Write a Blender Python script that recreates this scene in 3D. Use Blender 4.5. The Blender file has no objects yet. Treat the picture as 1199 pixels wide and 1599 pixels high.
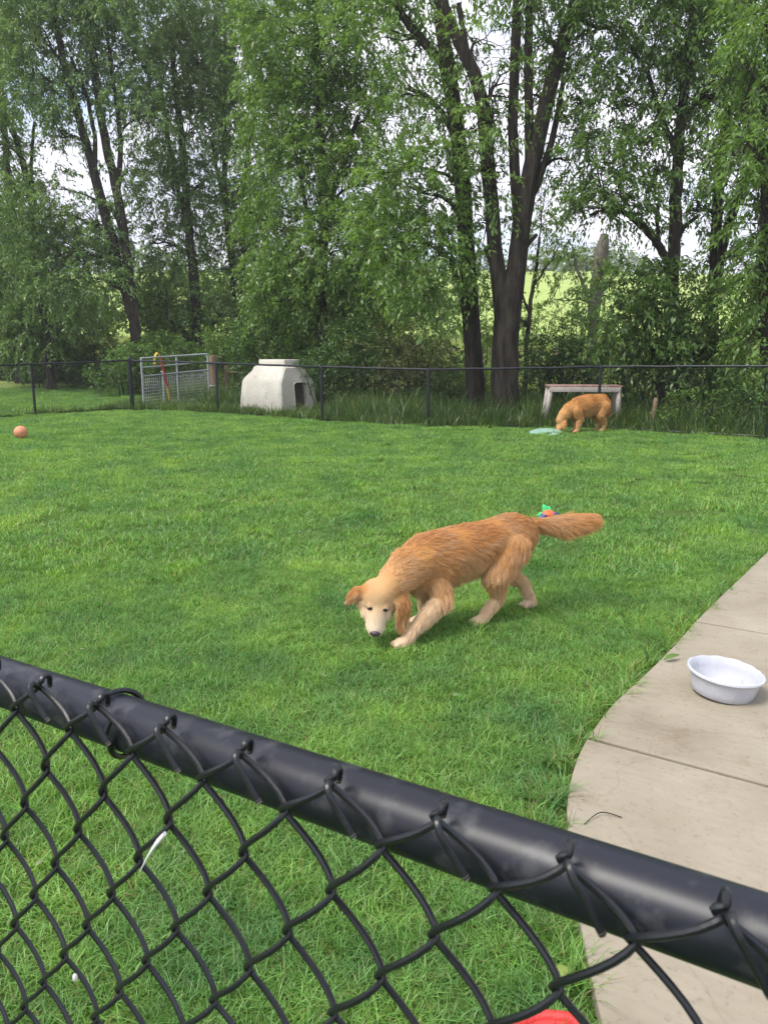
import bpy, bmesh, math, random
import numpy as np
from mathutils import Vector, Matrix, kdtree
random.seed(7); rng = np.random.default_rng(11)
scene = bpy.context.scene
COL = scene.collection

# ------------------------------------------------------------------ camera, sky, sun, exposure
F, TH, CH = 1201.0, math.atan(249 / 1201), 1.45      # focal length in photo pixels, tilt, eye height
cam = bpy.data.cameras.new('camera'); cam_o = bpy.data.objects.new('camera', cam); COL.objects.link(cam_o)
cam.sensor_fit = 'VERTICAL'; cam.angle_y = 2 * math.atan(799.5 / F)
cam_o.location = (0, 0, CH); cam_o.rotation_euler = (math.pi / 2 - TH, 0, 0)
cam.clip_start = 0.02; cam.clip_end = 2000
cam.dof.use_dof = True; cam.dof.focus_distance = 3.4; cam.dof.aperture_fstop = cam.lens / 1.0   # 1.0 mm pupil
scene.camera = cam_o

SUN_EL, SUN_AZ = math.radians(57), math.radians(-122)  # azimuth from +Y towards +X: light comes from over the left shoulder
world = bpy.data.worlds.new('World'); scene.world = world; world.use_nodes = True
wn, wl = world.node_tree.nodes, world.node_tree.links
wn.clear()
out = wn.new('ShaderNodeOutputWorld'); bg = wn.new('ShaderNodeBackground'); bg.inputs['Strength'].default_value = 0.12
sky = wn.new('ShaderNodeTexSky'); sky.sky_type = 'NISHITA'; sky.sun_disc = False
sky.sun_elevation = SUN_EL; sky.sun_rotation = SUN_AZ
tc = wn.new('ShaderNodeTexCoord'); mp = wn.new('ShaderNodeMapping'); mp.inputs['Scale'].default_value = (1.0, 1.0, 2.6)
nz = wn.new('ShaderNodeTexNoise'); nz.inputs['Scale'].default_value = 2.3; nz.inputs['Detail'].default_value = 7; nz.inputs['Roughness'].default_value = 0.55
rp = wn.new('ShaderNodeValToRGB'); rp.color_ramp.elements[0].position = 0.31; rp.color_ramp.elements[1].position = 0.52
nz2 = wn.new('ShaderNodeTexNoise'); nz2.inputs['Scale'].default_value = 5.0; nz2.inputs['Detail'].default_value = 5
rp2 = wn.new('ShaderNodeValToRGB')
rp2.color_ramp.elements[0].color = (2.75, 2.9, 3.5, 1); rp2.color_ramp.elements[1].color = (4.3, 4.25, 4.65, 1)
rp2.color_ramp.elements[0].position = 0.35; rp2.color_ramp.elements[1].position = 0.6
mx = wn.new('ShaderNodeMix'); mx.data_type = 'RGBA'
wl.new(tc.outputs['Generated'], mp.inputs['Vector']); wl.new(mp.outputs['Vector'], nz.inputs['Vector'])
wl.new(mp.outputs['Vector'], nz2.inputs['Vector']); wl.new(nz.outputs['Fac'], rp.inputs['Fac']); wl.new(nz2.outputs['Fac'], rp2.inputs['Fac'])
wl.new(rp.outputs['Color'], mx.inputs['Factor']); wl.new(sky.outputs['Color'], mx.inputs['A']); wl.new(rp2.outputs['Color'], mx.inputs['B'])
wl.new(mx.outputs['Result'], bg.inputs['Color']); wl.new(bg.outputs['Background'], out.inputs['Surface'])

sun = bpy.data.lights.new('sun', 'SUN'); sun.energy = 1.5; sun.angle = math.radians(24); sun.color = (1.0, 0.95, 0.86)
sun_o = bpy.data.objects.new('sun', sun); COL.objects.link(sun_o)
sd = Vector((math.sin(SUN_AZ) * math.cos(SUN_EL), math.cos(SUN_AZ) * math.cos(SUN_EL), math.sin(SUN_EL)))
sun_o.rotation_euler = sd.to_track_quat('Z', 'Y').to_euler(); sun_o.location = (-20, 20, 30)

vs = scene.view_settings
vs.view_transform = 'Standard'; vs.look = 'None'; vs.gamma = 1.0; vs.exposure = 1.5; vs.use_curve_mapping = False
scene.cycles.max_bounces = 8; scene.cycles.transparent_max_bounces = 8
scene.cycles.use_denoising = True

# ------------------------------------------------------------------ helpers
def W(px, py, Y):
    """point at ground distance Y along the sight line of a measured photo position"""
    a = TH + math.atan((py - 799.5) / F); z = CH - Y * math.tan(a)
    zc = Y * math.cos(TH) + (CH - z) * math.sin(TH)
    return Vector(((px - 599.5) / F * zc, Y, z))
def G(px, py, z0=0.0):
    a = TH + math.atan((py - 799.5) / F)
    return W(px, py, (CH - z0) / math.tan(a))
def sstep(t):
    t = np.clip(t, 0, 1); return t * t * (3 - 2 * t)
def H(x, y):
    """ground height: level yard, then a meadow that climbs to a ridge"""
    h = 17.5 * sstep((np.asarray(y, float) - 26) / 150) + 0.35 * np.sin(np.asarray(x, float) * .045 + 1.3) * sstep((np.asarray(y, float) - 30) / 60)
    return h

def tag(o, label=None, cat=None, group=None, kind=None):
    if label: o['label'] = label
    if cat: o['category'] = cat
    if group: o['group'] = group
    if kind: o['kind'] = kind
    return o
def empty(name, loc=(0, 0, 0), rz=0.0):
    o = bpy.data.objects.new(name, None); COL.objects.link(o); o.location = loc; o.rotation_euler = (0, 0, rz)
    o.empty_display_size = 0.1
    return o
def link(name, me, mat=None, parent=None, smooth=False):
    o = bpy.data.objects.new(name, me); COL.objects.link(o)
    if mat is not None:
        for m in (mat if isinstance(mat, (list, tuple)) else [mat]): me.materials.append(m)
    if parent is not None: o.parent = parent
    if smooth: me.polygons.foreach_set('use_smooth', np.ones(len(me.polygons), bool))
    return o
def np_mesh(name, V, Fc, matidx=None):
    """V (n,3); Fc list of int arrays (m,k)"""
    me = bpy.data.meshes.new(name)
    V = np.asarray(V, np.float32); me.vertices.add(len(V)); me.vertices.foreach_set('co', V.ravel())
    Fc = [np.asarray(f, np.int32) for f in (Fc if isinstance(Fc, list) else [Fc]) if len(f)]
    loops = np.concatenate([f.ravel() for f in Fc]); sizes = np.concatenate([np.full(len(f), f.shape[1], np.int32) for f in Fc])
    me.loops.add(len(loops)); me.loops.foreach_set('vertex_index', loops)
    me.polygons.add(len(sizes)); starts = np.concatenate([[0], np.cumsum(sizes)[:-1]]).astype(np.int32)
    me.polygons.foreach_set('loop_start', starts); me.polygons.foreach_set('loop_total', sizes)
    if matidx is not None: me.polygons.foreach_set('material_index', np.asarray(matidx, np.int32))
    me.update(calc_edges=True); me.validate(clean_customdata=False)
    return me
def set_col(me, cols, name='col', domain='POINT'):
    a = me.attributes.new(name, 'FLOAT_COLOR', domain)
    c = np.ones((len(cols), 4), np.float32); c[:, :3] = cols; a.data.foreach_set('color', c.ravel())

class MB:
    """collects solids, then links them as one mesh"""
    def __init__(s): s.v = []; s.q = []; s.t = []; s.n = []; s.c = 0
    def add(s, V, quads=(), tris=(), ngons=()):
        V = np.asarray(V, float); o = s.c; s.v.append(V); s.c += len(V)
        if len(quads): s.q.append(np.asarray(quads) + o)
        if len(tris): s.t.append(np.asarray(tris) + o)
        for g in ngons: s.n.append(np.asarray(g)[None, :] + o)
        return s
    def tube(s, P, R, n=8, cap=True, flat=1.0, rough=0.0):
        P = np.asarray([tuple(p) for p in P], float); m = len(P)
        R = np.full(m, R, float) if np.isscalar(R) else np.asarray(R, float)
        T = np.gradient(P, axis=0); T /= np.linalg.norm(T, axis=1)[:, None] + 1e-12
        up = np.array([0, 0, 1.0]) if abs(T[0][2]) < 0.9 else np.array([0, 1.0, 0])
        N = np.cross(T[0], up); N /= np.linalg.norm(N)
        ang = np.arange(n) * 2 * math.pi / n; V = np.zeros((m, n, 3))
        for i in range(m):
            N = N - T[i] * np.dot(N, T[i]); N /= np.linalg.norm(N) + 1e-12; B = np.cross(T[i], N)
            V[i] = P[i] + R[i] * (np.cos(ang)[:, None] * N + flat * np.sin(ang)[:, None] * B)
        if rough:
            rg = rng.normal(0, 1, (m, n)); 
            for _ in range(40): rg[1:-1] = (rg[:-2] + rg[1:-1] + rg[2:]) / 3
            rg /= rg.std() * 2.2
            V = P[:, None, :] + (V - P[:, None, :]) * (1 + rough * 1.7 * rg)[..., None]
        i, j = np.meshgrid(np.arange(m - 1), np.arange(n), indexing='ij'); j2 = (j + 1) % n
        q = np.stack([i * n + j, i * n + j2, (i + 1) * n + j2, (i + 1) * n + j], -1).reshape(-1, 4)
        s.add(V.reshape(-1, 3), quads=q, ngons=[np.arange(n)[::-1], (m - 1) * n + np.arange(n)] if cap else ())
        return s
    def lathe(s, prof, n=32, M=None):
        prof = np.asarray(prof, float); m = len(prof); a = np.arange(n) * 2 * math.pi / n
        V = np.stack([prof[:, 0][:, None] * np.cos(a), prof[:, 0][:, None] * np.sin(a), np.repeat(prof[:, 1][:, None], n, 1)], -1).reshape(-1, 3)
        if M is not None: V = (np.asarray(M)[:3, :3] @ V.T).T + np.asarray(M)[:3, 3]
        i, j = np.meshgrid(np.arange(m - 1), np.arange(n), indexing='ij'); j2 = (j + 1) % n
        s.add(V, quads=np.stack([i * n + j, i * n + j2, (i + 1) * n + j2, (i + 1) * n + j], -1).reshape(-1, 4),
              ngons=[np.arange(n)[::-1], (m - 1) * n + np.arange(n)])
        return s
    def box(s, c, d, M=None, bev=0.0):
        bm = bmesh.new(); bmesh.ops.create_cube(bm, size=1); bmesh.ops.scale(bm, vec=d, verts=bm.verts)
        if bev: bmesh.ops.bevel(bm, geom=list(bm.edges), offset=bev, segments=2, affect='EDGES', profile=.5)
        if M is not None: bmesh.ops.transform(bm, matrix=M, verts=bm.verts)
        bmesh.ops.translate(bm, vec=c, verts=bm.verts)
        bm.verts.index_update()
        V = [tuple(v.co) for v in bm.verts]; ng = [[v.index for v in f.verts] for f in bm.faces]; bm.free()
        s.add(V, ngons=ng); return s
    def ellipsoid(s, c, r, M=None, nu=16, nv=10):
        th = np.linspace(0, math.pi, nv + 1); prof = np.stack([np.sin(th), -np.cos(th)], -1); prof[0, 0] = prof[-1, 0] = 1e-3
        b = MB().lathe(prof, nu); V = b.v[0] * np.asarray(r)
        if M is not None: V = (np.asarray(M)[:3, :3] @ V.T).T
        s.add(V + np.asarray(c), quads=b.q[0], ngons=[x[0] for x in b.n]); return s
    def mesh(s, name):
        fc = []
        if s.q: fc.append(np.concatenate(s.q))
        if s.t: fc.append(np.concatenate(s.t))
        fc += s.n
        return np_mesh(name, np.concatenate(s.v), fc)
    def build(s, name, mat, parent=None, smooth=True):
        o = link(name, s.mesh(name), mat, parent)
        me = o.data
        if smooth:
            me.polygons.foreach_set('use_smooth', np.ones(len(me.polygons), bool))
            try: me.set_sharp_from_angle(angle=math.radians(42))
            except Exception: pass
        return o

# ------------------------------------------------------------------ materials
def new_mat(name):
    m = bpy.data.materials.new(name); m.use_nodes = True; n = m.node_tree.nodes; l = m.node_tree.links
    n.clear(); o = n.new('ShaderNodeOutputMaterial'); return m, n, l, o
def ramp(n, stops):
    r = n.new('ShaderNodeValToRGB'); e = r.color_ramp.elements
    while len(e) < len(stops): e.new(0.5)
    for k, (p, c) in enumerate(stops): e[k].position = p; e[k].color = (*c, 1) if len(c) == 3 else c
    return r
def noise(n, l, scale, detail=4, vec=None, rough=.55):
    t = n.new('ShaderNodeTexNoise'); t.inputs['Scale'].default_value = scale; t.inputs['Detail'].default_value = detail; t.inputs['Roughness'].default_value = rough
    if vec is not None: l.new(vec, t.inputs['Vector'])
    return t
def surf(name, c1, c2, scale=8, rough=.6, bump=.2, bscale=60, metal=0, spec=.5, coord='Object', detail=5, stretch=None, dirt=None):
    m, n, l, o = new_mat(name); b = n.new('ShaderNodeBsdfPrincipled'); l.new(b.outputs[0], o.inputs[0])
    t = n.new('ShaderNodeTexCoord'); vec = t.outputs[coord]
    if stretch:
        mp = n.new('ShaderNodeMapping'); mp.inputs['Scale'].default_value = stretch; l.new(vec, mp.inputs['Vector']); vec = mp.outputs['Vector']
    nz = noise(n, l, scale, detail, vec); r = ramp(n, [(.3, c1), (.7, c2)]); l.new(nz.outputs['Fac'], r.inputs['Fac'])
    colr = r.outputs['Color']
    if dirt:
        dn = noise(n, l, dirt[1], 6, vec, .65); dr = ramp(n, [(dirt[2], (0, 0, 0)), (dirt[2] + .12, (1, 1, 1))]); l.new(dn.outputs['Fac'], dr.inputs['Fac'])
        mm = n.new('ShaderNodeMix'); mm.data_type = 'RGBA'; l.new(dr.outputs['Color'], mm.inputs['Factor']); l.new(colr, mm.inputs['A']); mm.inputs['B'].default_value = (*dirt[0], 1)
        colr = mm.outputs['Result']
    l.new(colr, b.inputs['Base Color'])
    b.inputs['Roughness'].default_value = rough; b.inputs['Metallic'].default_value = metal; b.inputs['Specular IOR Level'].default_value = spec
    if bump:
        bn = noise(n, l, bscale, 5, vec); bp = n.new('ShaderNodeBump'); bp.inputs['Strength'].default_value = bump; bp.inputs['Distance'].default_value = .05 if bump >= .8 else .01
        l.new(bn.outputs['Fac'], bp.inputs['Height']); l.new(bp.outputs['Normal'], b.inputs['Normal'])
    return m
def leaf_mat(name, trans=.48, gloss=.035, attr='col', patch=None, tint=(1.25, 1.2, .55), rough=.4):
    """leaf blade: reflects its own colour and lets yellower light through"""
    m, n, l, o = new_mat(name)
    a = n.new('ShaderNodeAttribute'); a.attribute_name = attr; col = a.outputs['Color']
    if patch:      # patchy growth of a lawn
        g = n.new('ShaderNodeNewGeometry')
        for sc_, lo, hi in patch:
            t = noise(n, l, sc_, 3, g.outputs['Position']); r = ramp(n, [(.33, lo), (.67, hi)]); l.new(t.outputs['Fac'], r.inputs['Fac'])
            mm = n.new('ShaderNodeMix'); mm.data_type = 'RGBA'; mm.blend_type = 'MULTIPLY'; mm.inputs['Factor'].default_value = 1
            l.new(col, mm.inputs['A']); l.new(r.outputs['Color'], mm.inputs['B']); col = mm.outputs['Result']
    d = n.new('ShaderNodeBsdfDiffuse'); t = n.new('ShaderNodeBsdfTranslucent'); gl = n.new('ShaderNodeBsdfGlossy'); gl.inputs['Roughness'].default_value = rough
    tm = n.new('ShaderNodeMix'); tm.data_type = 'RGBA'; tm.blend_type = 'MULTIPLY'; tm.inputs['Factor'].default_value = 1; tm.inputs['B'].default_value = (*tint, 1)
    l.new(col, tm.inputs['A']); l.new(tm.outputs['Result'], t.inputs['Color']); l.new(col, d.inputs['Color'])
    s1 = n.new('ShaderNodeMixShader'); s1.inputs[0].default_value = trans; l.new(d.outputs[0], s1.inputs[1]); l.new(t.outputs[0], s1.inputs[2])
    s2 = n.new('ShaderNodeMixShader'); s2.inputs[0].default_value = gloss; l.new(s1.outputs[0], s2.inputs[1]); l.new(gl.outputs[0], s2.inputs[2])
    l.new(s2.outputs[0], o.inputs[0]); return m
def attr_mat(name, rough=.7, spec=.25, sheen=0):
    m, n, l, o = new_mat(name); b = n.new('ShaderNodeBsdfPrincipled'); l.new(b.outputs[0], o.inputs[0])
    a = n.new('ShaderNodeAttribute'); a.attribute_name = 'col'; l.new(a.outputs['Color'], b.inputs['Base Color'])
    b.inputs['Roughness'].default_value = rough; b.inputs['Specular IOR Level'].default_value = spec
    return m

M = {}
M['black_vinyl'] = surf('black_vinyl', (.008, .009, .015), (.011, .013, .021), 6, .40, 0, 240, spec=.42, dirt=((.040, .041, .047), 40, .535))
M['black_wire'] = surf('black_wire', (.006, .007, .010), (.011, .012, .015), 30, .36, .05, 300, spec=.5)
M['cut_steel'] = surf('cut_steel', (.25, .2, .15), (.4, .37, .33), 90, .45, .2, 200, metal=.6)
M['galvanised'] = surf('galvanised', (.42, .45, .48), (.56, .58, .60), 18, .45, .05, 80, metal=.55)
M['white_plastic'] = surf('white_plastic', (.54, .50, .43), (.64, .61, .54), 3, .5, .08, 30, dirt=((.33, .31, .25), 2.2, .60))
M['bowl_plastic'] = surf('bowl_plastic', (.42, .43, .475), (.49, .50, .54), 9, .42, .12, 60, dirt=((.33, .32, .30), 14, .63))
M['bark'] = surf('bark', (.014, .012, .010), (.070, .058, .047), 9, .9, 1.0, 22, spec=.15, stretch=(1, 1, .22))
M['bark_pale'] = surf('bark_pale', (.10, .09, .075), (.22, .20, .17), 6, .9, .8, 14, spec=.15, stretch=(1, 1, .25))
M['wood'] = surf('wood', (.16, .11, .07), (.30, .22, .15), 5, .85, .5, 30, spec=.2, stretch=(1, 1, .15))
M['wood_white'] = surf('wood_white', (.36, .32, .29), (.48, .44, .40), 9, .75, .4, 30, spec=.2, dirt=((.28, .22, .17), 9, .6))
M['wood_red'] = surf('wood_red', (.25, .14, .12), (.35, .225, .195), 9, .75, .4, 30, spec=.2, dirt=((.42, .34, .31), 14, .55))
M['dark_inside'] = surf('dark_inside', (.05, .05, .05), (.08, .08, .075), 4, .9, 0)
M['leaf'] = leaf_mat('leaf')
M['shrub_leaf'] = leaf_mat('shrub_leaf', trans=.36)
M['grass_blade'] = leaf_mat('grass_blade', trans=.40, gloss=.04, patch=[(1.3, (.64, .76, .78), (1.22, 1.12, .98)), (.35, (.78, .85, .82), (1.14, 1.08, 1.05)), (2.7, (.86, .88, 1.02), (1.12, 1.08, .85)), (9, (.80, .83, .8), (1.15, 1.12, 1.1))], rough=.45)
M['tall_blade'] = leaf_mat('tall_blade', trans=.38, gloss=.05, patch=[(.7, (.75, .8, .7), (1.2, 1.15, 1.1))])

# concrete: trowelled, broom streaks along one way, blotches
m, n, l, o = new_mat('concrete'); b = n.new('ShaderNodeBsdfPrincipled'); l.new(b.outputs[0], o.inputs[0])
tcn = n.new('ShaderNodeTexCoord'); mpn = n.new('ShaderNodeMapping'); mpn.inputs['Rotation'].default_value = (0, 0, math.radians(33)); l.new(tcn.outputs['Object'], mpn.inputs['Vector'])
st = n.new('ShaderNodeMapping'); st.inputs['Scale'].default_value = (3, 16, 1); l.new(mpn.outputs['Vector'], st.inputs['Vector'])
n1 = noise(n, l, 1.6, 5, mpn.outputs['Vector'], .6); n2 = noise(n, l, 3.0, 5, st.outputs['Vector'], .6); n3 = noise(n, l, 60, 3, mpn.outputs['Vector'])
r1 = ramp(n, [(.28, (.215, .180, .130)), (.44, (.278, .242, .182)), (.58, (.310, .272, .208)), (.74, (.360, .322, .255))]); l.new(n1.outputs['Fac'], r1.inputs['Fac'])
r2 = ramp(n, [(.3, (.93, .93, .92)), (.7, (1.04, 1.04, 1.04))]); l.new(n2.outputs['Fac'], r2.inputs['Fac'])
r3 = ramp(n, [(.28, (.72, .70, .68)), (.42, (1, 1, 1))]); l.new(n3.outputs['Fac'], r3.inputs['Fac'])
def mul(n, l, a, c, f=1.0):
    q = n.new('ShaderNodeMix'); q.data_type = 'RGBA'; q.blend_type = 'MULTIPLY'; q.inputs['Factor'].default_value = f; l.new(a, q.inputs['A']); l.new(c, q.inputs['B']); return q.outputs['Result']
l.new(mul(n, l, mul(n, l, r1.outputs['Color'], r2.outputs['Color']), r3.outputs['Color'], .7), b.inputs['Base Color'])
b.inputs['Roughness'].default_value = .82; b.inputs['Specular IOR Level'].default_value = .25
bp = n.new('ShaderNodeBump'); bp.inputs['Strength'].default_value = .35; bp.inputs['Distance'].default_value = .003; l.new(n2.outputs['Fac'], bp.inputs['Height']); l.new(bp.outputs['Normal'], b.inputs['Normal'])
vo = n.new('ShaderNodeTexVoronoi'); vo.feature = 'DISTANCE_TO_EDGE'; vo.inputs['Scale'].default_value = .55
dw_ = n.new('ShaderNodeVectorMath'); dw_.operation = 'MULTIPLY_ADD'; l.new(noise(n, l, 3.5, 5, mpn.outputs['Vector']).outputs['Color'], dw_.inputs[0]); dw_.inputs[1].default_value = (.22, .22, .22); l.new(mpn.outputs['Vector'], dw_.inputs[2]); l.new(dw_.outputs[0], vo.inputs['Vector'])
rv = ramp(n, [(.0, (.66, .62, .56)), (.0035, (1, 1, 1))]); l.new(vo.outputs['Distance'], rv.inputs['Fac'])
n4 = noise(n, l, 7, 6, mpn.outputs['Vector'], .7); r4 = ramp(n, [(.56, (1, 1, 1)), (.72, (.82, .78, .72))]); l.new(n4.outputs['Fac'], r4.inputs['Fac'])
base_ = b.inputs['Base Color'].links[0].from_socket
l.new(mul(n, l, mul(n, l, base_, rv.outputs['Color'], .3), r4.outputs['Color']), b.inputs['Base Color'])
M['concrete'] = m

# ground: soil and thatch in the yard, pale grass on the meadow
m, n, l, o = new_mat('ground'); b = n.new('ShaderNodeBsdfPrincipled'); l.new(b.outputs[0], o.inputs[0])
g = n.new('ShaderNodeNewGeometry'); sp = n.new('ShaderNodeSeparateXYZ'); l.new(g.outputs['Position'], sp.inputs[0])
na = noise(n, l, 9, 6, g.outputs['Position']); ra = ramp(n, [(.3, (.045, .085, .018)), (.7, (.085, .135, .032))]); l.new(na.outputs['Fac'], ra.inputs['Fac'])
nb = noise(n, l, .5, 8, g.outputs['Position'], .7); rb = ramp(n, [(.3, (.24, .33, .08)), (.55, (.33, .42, .12)), (.75, (.42, .47, .19))]); l.new(nb.outputs['Fac'], rb.inputs['Fac'])
mr = n.new('ShaderNodeMapRange'); mr.inputs['From Min'].default_value = 26; mr.inputs['From Max'].default_value = 34; l.new(sp.outputs['Y'], mr.inputs['Value'])
mm = n.new('ShaderNodeMix'); mm.data_type = 'RGBA'; l.new(mr.outputs['Result'], mm.inputs['Factor']); l.new(ra.outputs['Color'], mm.inputs['A']); l.new(rb.outputs['Color'], mm.inputs['B'])
l.new(mm.outputs['Result'], b.inputs['Base Color']); b.inputs['Roughness'].default_value = .95; b.inputs['Specular IOR Level'].default_value = .1
bp = n.new('ShaderNodeBump'); bp.inputs['Strength'].default_value = .8; bp.inputs['Distance'].default_value = .05; l.new(na.outputs['Fac'], bp.inputs['Height']); l.new(bp.outputs['Normal'], b.inputs['Normal'])
M['ground'] = m

# ------------------------------------------------------------------ ground and meadow: one sheet to the ridge
ys = np.concatenate([np.linspace(-12, 26, 40), np.linspace(27, 190, 70), np.linspace(200, 700, 12)])
xs = np.concatenate([np.linspace(-500, -70, 12), np.linspace(-60, 60, 61), np.linspace(70, 500, 12)])
X, Y = np.meshgrid(xs, ys); Z = H(X, Y) - .012 * np.maximum(Y - 190, 0) * .5
Z = Z + np.where((Y > 30), rng.normal(0, .12, X.shape), 0)
V = np.stack([X, Y, Z], -1).reshape(-1, 3); nx = len(xs)
i, j = np.meshgrid(np.arange(len(ys) - 1), np.arange(nx - 1), indexing='ij')
q = np.stack([i * nx + j, i * nx + j + 1, (i + 1) * nx + j + 1, (i + 1) * nx + j], -1).reshape(-1, 4)
tag(link('ground', np_mesh('ground', V, q), M['ground'], smooth=True), 'green yard and pale meadow rising to a ridge', None, None, 'structure')

# ------------------------------------------------------------------ patio: slabs with open joints
PT = .04
edge = [(3.9, 6.95), (3.30, 6.08), (2.789, 5.414), (2.35, 4.83), (1.949, 4.301), (1.667, 3.918), (1.46, 3.62), (1.293, 3.391), (1.11, 3.15), (.953, 2.951), (.86, 2.81), (.795, 2.704), (.735, 2.6),
        (.682, 2.491), (.645, 2.4), (.611, 2.307), (.58, 2.2), (.556, 2.096), (.535, 1.99), (.517, 1.89), (.495, 1.693), (.480, 1.55), (.468, 1.392), (.462, 1.1), (.46, .75)]
jd = Vector((.84, -.53)).normalized()
def edge_between(a, b): return [e for e in edge if b <= e[1] <= a]
def lerp_edge(y):
    for (x0, y0), (x1, y1) in zip(edge, edge[1:]):
        if y1 <= y <= y0: t = (y0 - y) / (y0 - y1); return (x0 + (x1 - x0) * t, y)
cuts = [6.95, 5.27, 3.918, 2.645, .75]
patio = empty('patio', (1.6, 2.8, 0)); tag(patio, 'beige concrete patio with curved edge beside the lawn', None, None, 'structure')
for k in range(4):
    a, c = cuts[k], cuts[k + 1]; gp = .008
    pts = [lerp_edge(a - (gp if k else 0))] + [e for e in edge if c + gp + .02 < e[1] < a - gp - .02] + [lerp_edge(c + (gp if k < 3 else 0))]
    L = 4.2
    far = Vector(pts[0]) + jd * L; near = Vector(pts[-1]) + jd * (L + (.9 if k == 3 else .3) + .0)
    poly = [Vector(p) for p in pts] + [near, far]
    bm = bmesh.new(); vb = [bm.verts.new((p.x, p.y, -.06)) for p in poly]; vt = [bm.verts.new((p.x, p.y, PT)) for p in poly]
    bm.faces.new(vt); bm.faces.new(vb[::-1])
    for q_ in range(len(poly)): r_ = (q_ + 1) % len(poly); bm.faces.new((vb[q_], vb[r_], vt[r_], vt[q_]))
    bmesh.ops.recalc_face_normals(bm, faces=bm.faces)
    top = [e for e in bm.edges if all(abs(v.co.z - PT) < 1e-6 for v in e.verts)]
    bmesh.ops.bevel(bm, geom=top, offset=.007, segments=3, affect='EDGES', profile=.5)
    me = bpy.data.meshes.new('slab'); bm.to_mesh(me); bm.free()
    so = link('slab', me, M['concrete'], patio); so.matrix_parent_inverse = patio.matrix_world.inverted(); so.location = (0, 0, 0)
    so.matrix_parent_inverse = Matrix.Translation((-1.6, -2.8, 0))
edge_np = np.array(edge)
def on_patio(x, y, m=0.0):
    ex = np.interp(y, edge_np[::-1, 1], edge_np[::-1, 0]); return (x > ex - m) & (y < 6.95)

# ------------------------------------------------------------------ back fence line
FP = [(-9.35, 15.2, 1.17), (-8.24, 18.3, 1.18), (-6.49, 20.0, 1.25), (-4.05, 18.9, 1.20), (-1.34, 16.75, 1.15), (.876, 15.4, 1.12), (4.15, 15.0, 1.185), (6.5, 13.05, 1.23), (8.6, 11.3, 1.23)]
FX = np.array([p[0] for p in FP]); FY = np.array([p[1] for p in FP])
def fence_y(x): return np.interp(x, FX, FY)

# ------------------------------------------------------------------ grass (instanced tufts, one object per kind of grass)
def grass_object(name, label, mat, pts, variants, scl=(.85, 1.15), tilt=.06, zoff=0.0):
    """variants: list of (V, quads, cols); pts (n,3)"""
    n0 = len(pts); Vs = [pts]; Q = []; C = [np.zeros((n0, 3))]; grp = [np.zeros(n0, np.int32)]; off = n0
    for v, (V, q, c) in enumerate(variants):
        Vs.append(V); Q.append(q + off); C.append(c); grp.append(np.full(len(V), v + 1, np.int32)); off += len(V)
    V = np.concatenate(Vs); me = bpy.data.meshes.new(name)
    me.vertices.add(len(V)); me.vertices.foreach_set('co', V.astype(np.float32).ravel())
    q = np.concatenate(Q).astype(np.int32); me.loops.add(q.size); me.loops.foreach_set('vertex_index', q.ravel())
    me.polygons.add(len(q)); me.polygons.foreach_set('loop_start', np.arange(len(q), dtype=np.int32) * 4); me.polygons.foreach_set('loop_total', np.full(len(q), 4, np.int32))
    me.update(calc_edges=True)
    set_col(me, np.concatenate(C))
    def at(nm, ty, arr, key):
        a = me.attributes.new(nm, ty, 'POINT'); full = np.zeros((len(V),) + arr.shape[1:], arr.dtype); full[:n0] = arr; a.data.foreach_set(key, full.ravel())
    a = me.attributes.new('grp', 'INT', 'POINT'); a.data.foreach_set('value', np.concatenate(grp))
    rot = np.stack([rng.normal(0, tilt, n0), rng.normal(0, tilt, n0), rng.uniform(0, 6.283, n0)], -1).astype(np.float32)
    at('rot', 'FLOAT_VECTOR', rot, 'vector'); at('scl', 'FLOAT', rng.uniform(*scl, n0).astype(np.float32), 'value'); at('var', 'INT', rng.integers(0, len(variants), n0).astype(np.int32), 'value')
    ob = link(name, me, mat); tag(ob, label, 'grass', None, 'stuff')
    ng = bpy.data.node_groups.new(name + '_nodes', 'GeometryNodeTree')
    ng.interface.new_socket('Geometry', in_out='INPUT', socket_type='NodeSocketGeometry'); ng.interface.new_socket('Geometry', in_out='OUTPUT', socket_type='NodeSocketGeometry')
    N, Lk = ng.nodes, ng.links; gi = N.new('NodeGroupInput'); go = N.new('NodeGroupOutput')
    def attr(nm, ty): k = N.new('GeometryNodeInputNamedAttribute'); k.data_type = ty; k.inputs['Name'].default_value = nm; return [s for s in k.outputs if s.name == 'Attribute' and s.enabled][0]
    def pick(v):
        c = N.new('FunctionNodeCompare'); c.data_type = 'INT'; c.operation = 'EQUAL'
        ins = [s for s in c.inputs if s.enabled]; Lk.new(attr('grp', 'INT'), ins[0]); ins[1].default_value = v
        s = N.new('GeometryNodeSeparateGeometry'); s.domain = 'POINT'; Lk.new(gi.outputs[0], s.inputs['Geometry']); Lk.new(c.outputs[0], s.inputs['Selection']); return s.outputs['Selection']
    mtp = N.new('GeometryNodeMeshToPoints'); Lk.new(pick(0), mtp.inputs[0])
    gt = N.new('GeometryNodeGeometryToInstance')
    for v in range(len(variants), 0, -1): Lk.new(pick(v), gt.inputs[0])
    iop = N.new('GeometryNodeInstanceOnPoints'); Lk.new(mtp.outputs[0], iop.inputs['Points']); Lk.new(gt.outputs[0], iop.inputs['Instance'])
    iop.inputs['Pick Instance'].default_value = True; Lk.new(attr('var', 'INT'), iop.inputs['Instance Index'])
    Lk.new(attr('rot', 'FLOAT_VECTOR'), iop.inputs['Rotation']); Lk.new(attr('scl', 'FLOAT'), iop.inputs['Scale']); Lk.new(iop.outputs[0], go.inputs[0])
    md = ob.modifiers.new('scatter', 'NODES'); md.node_group = ng
    return ob
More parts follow.
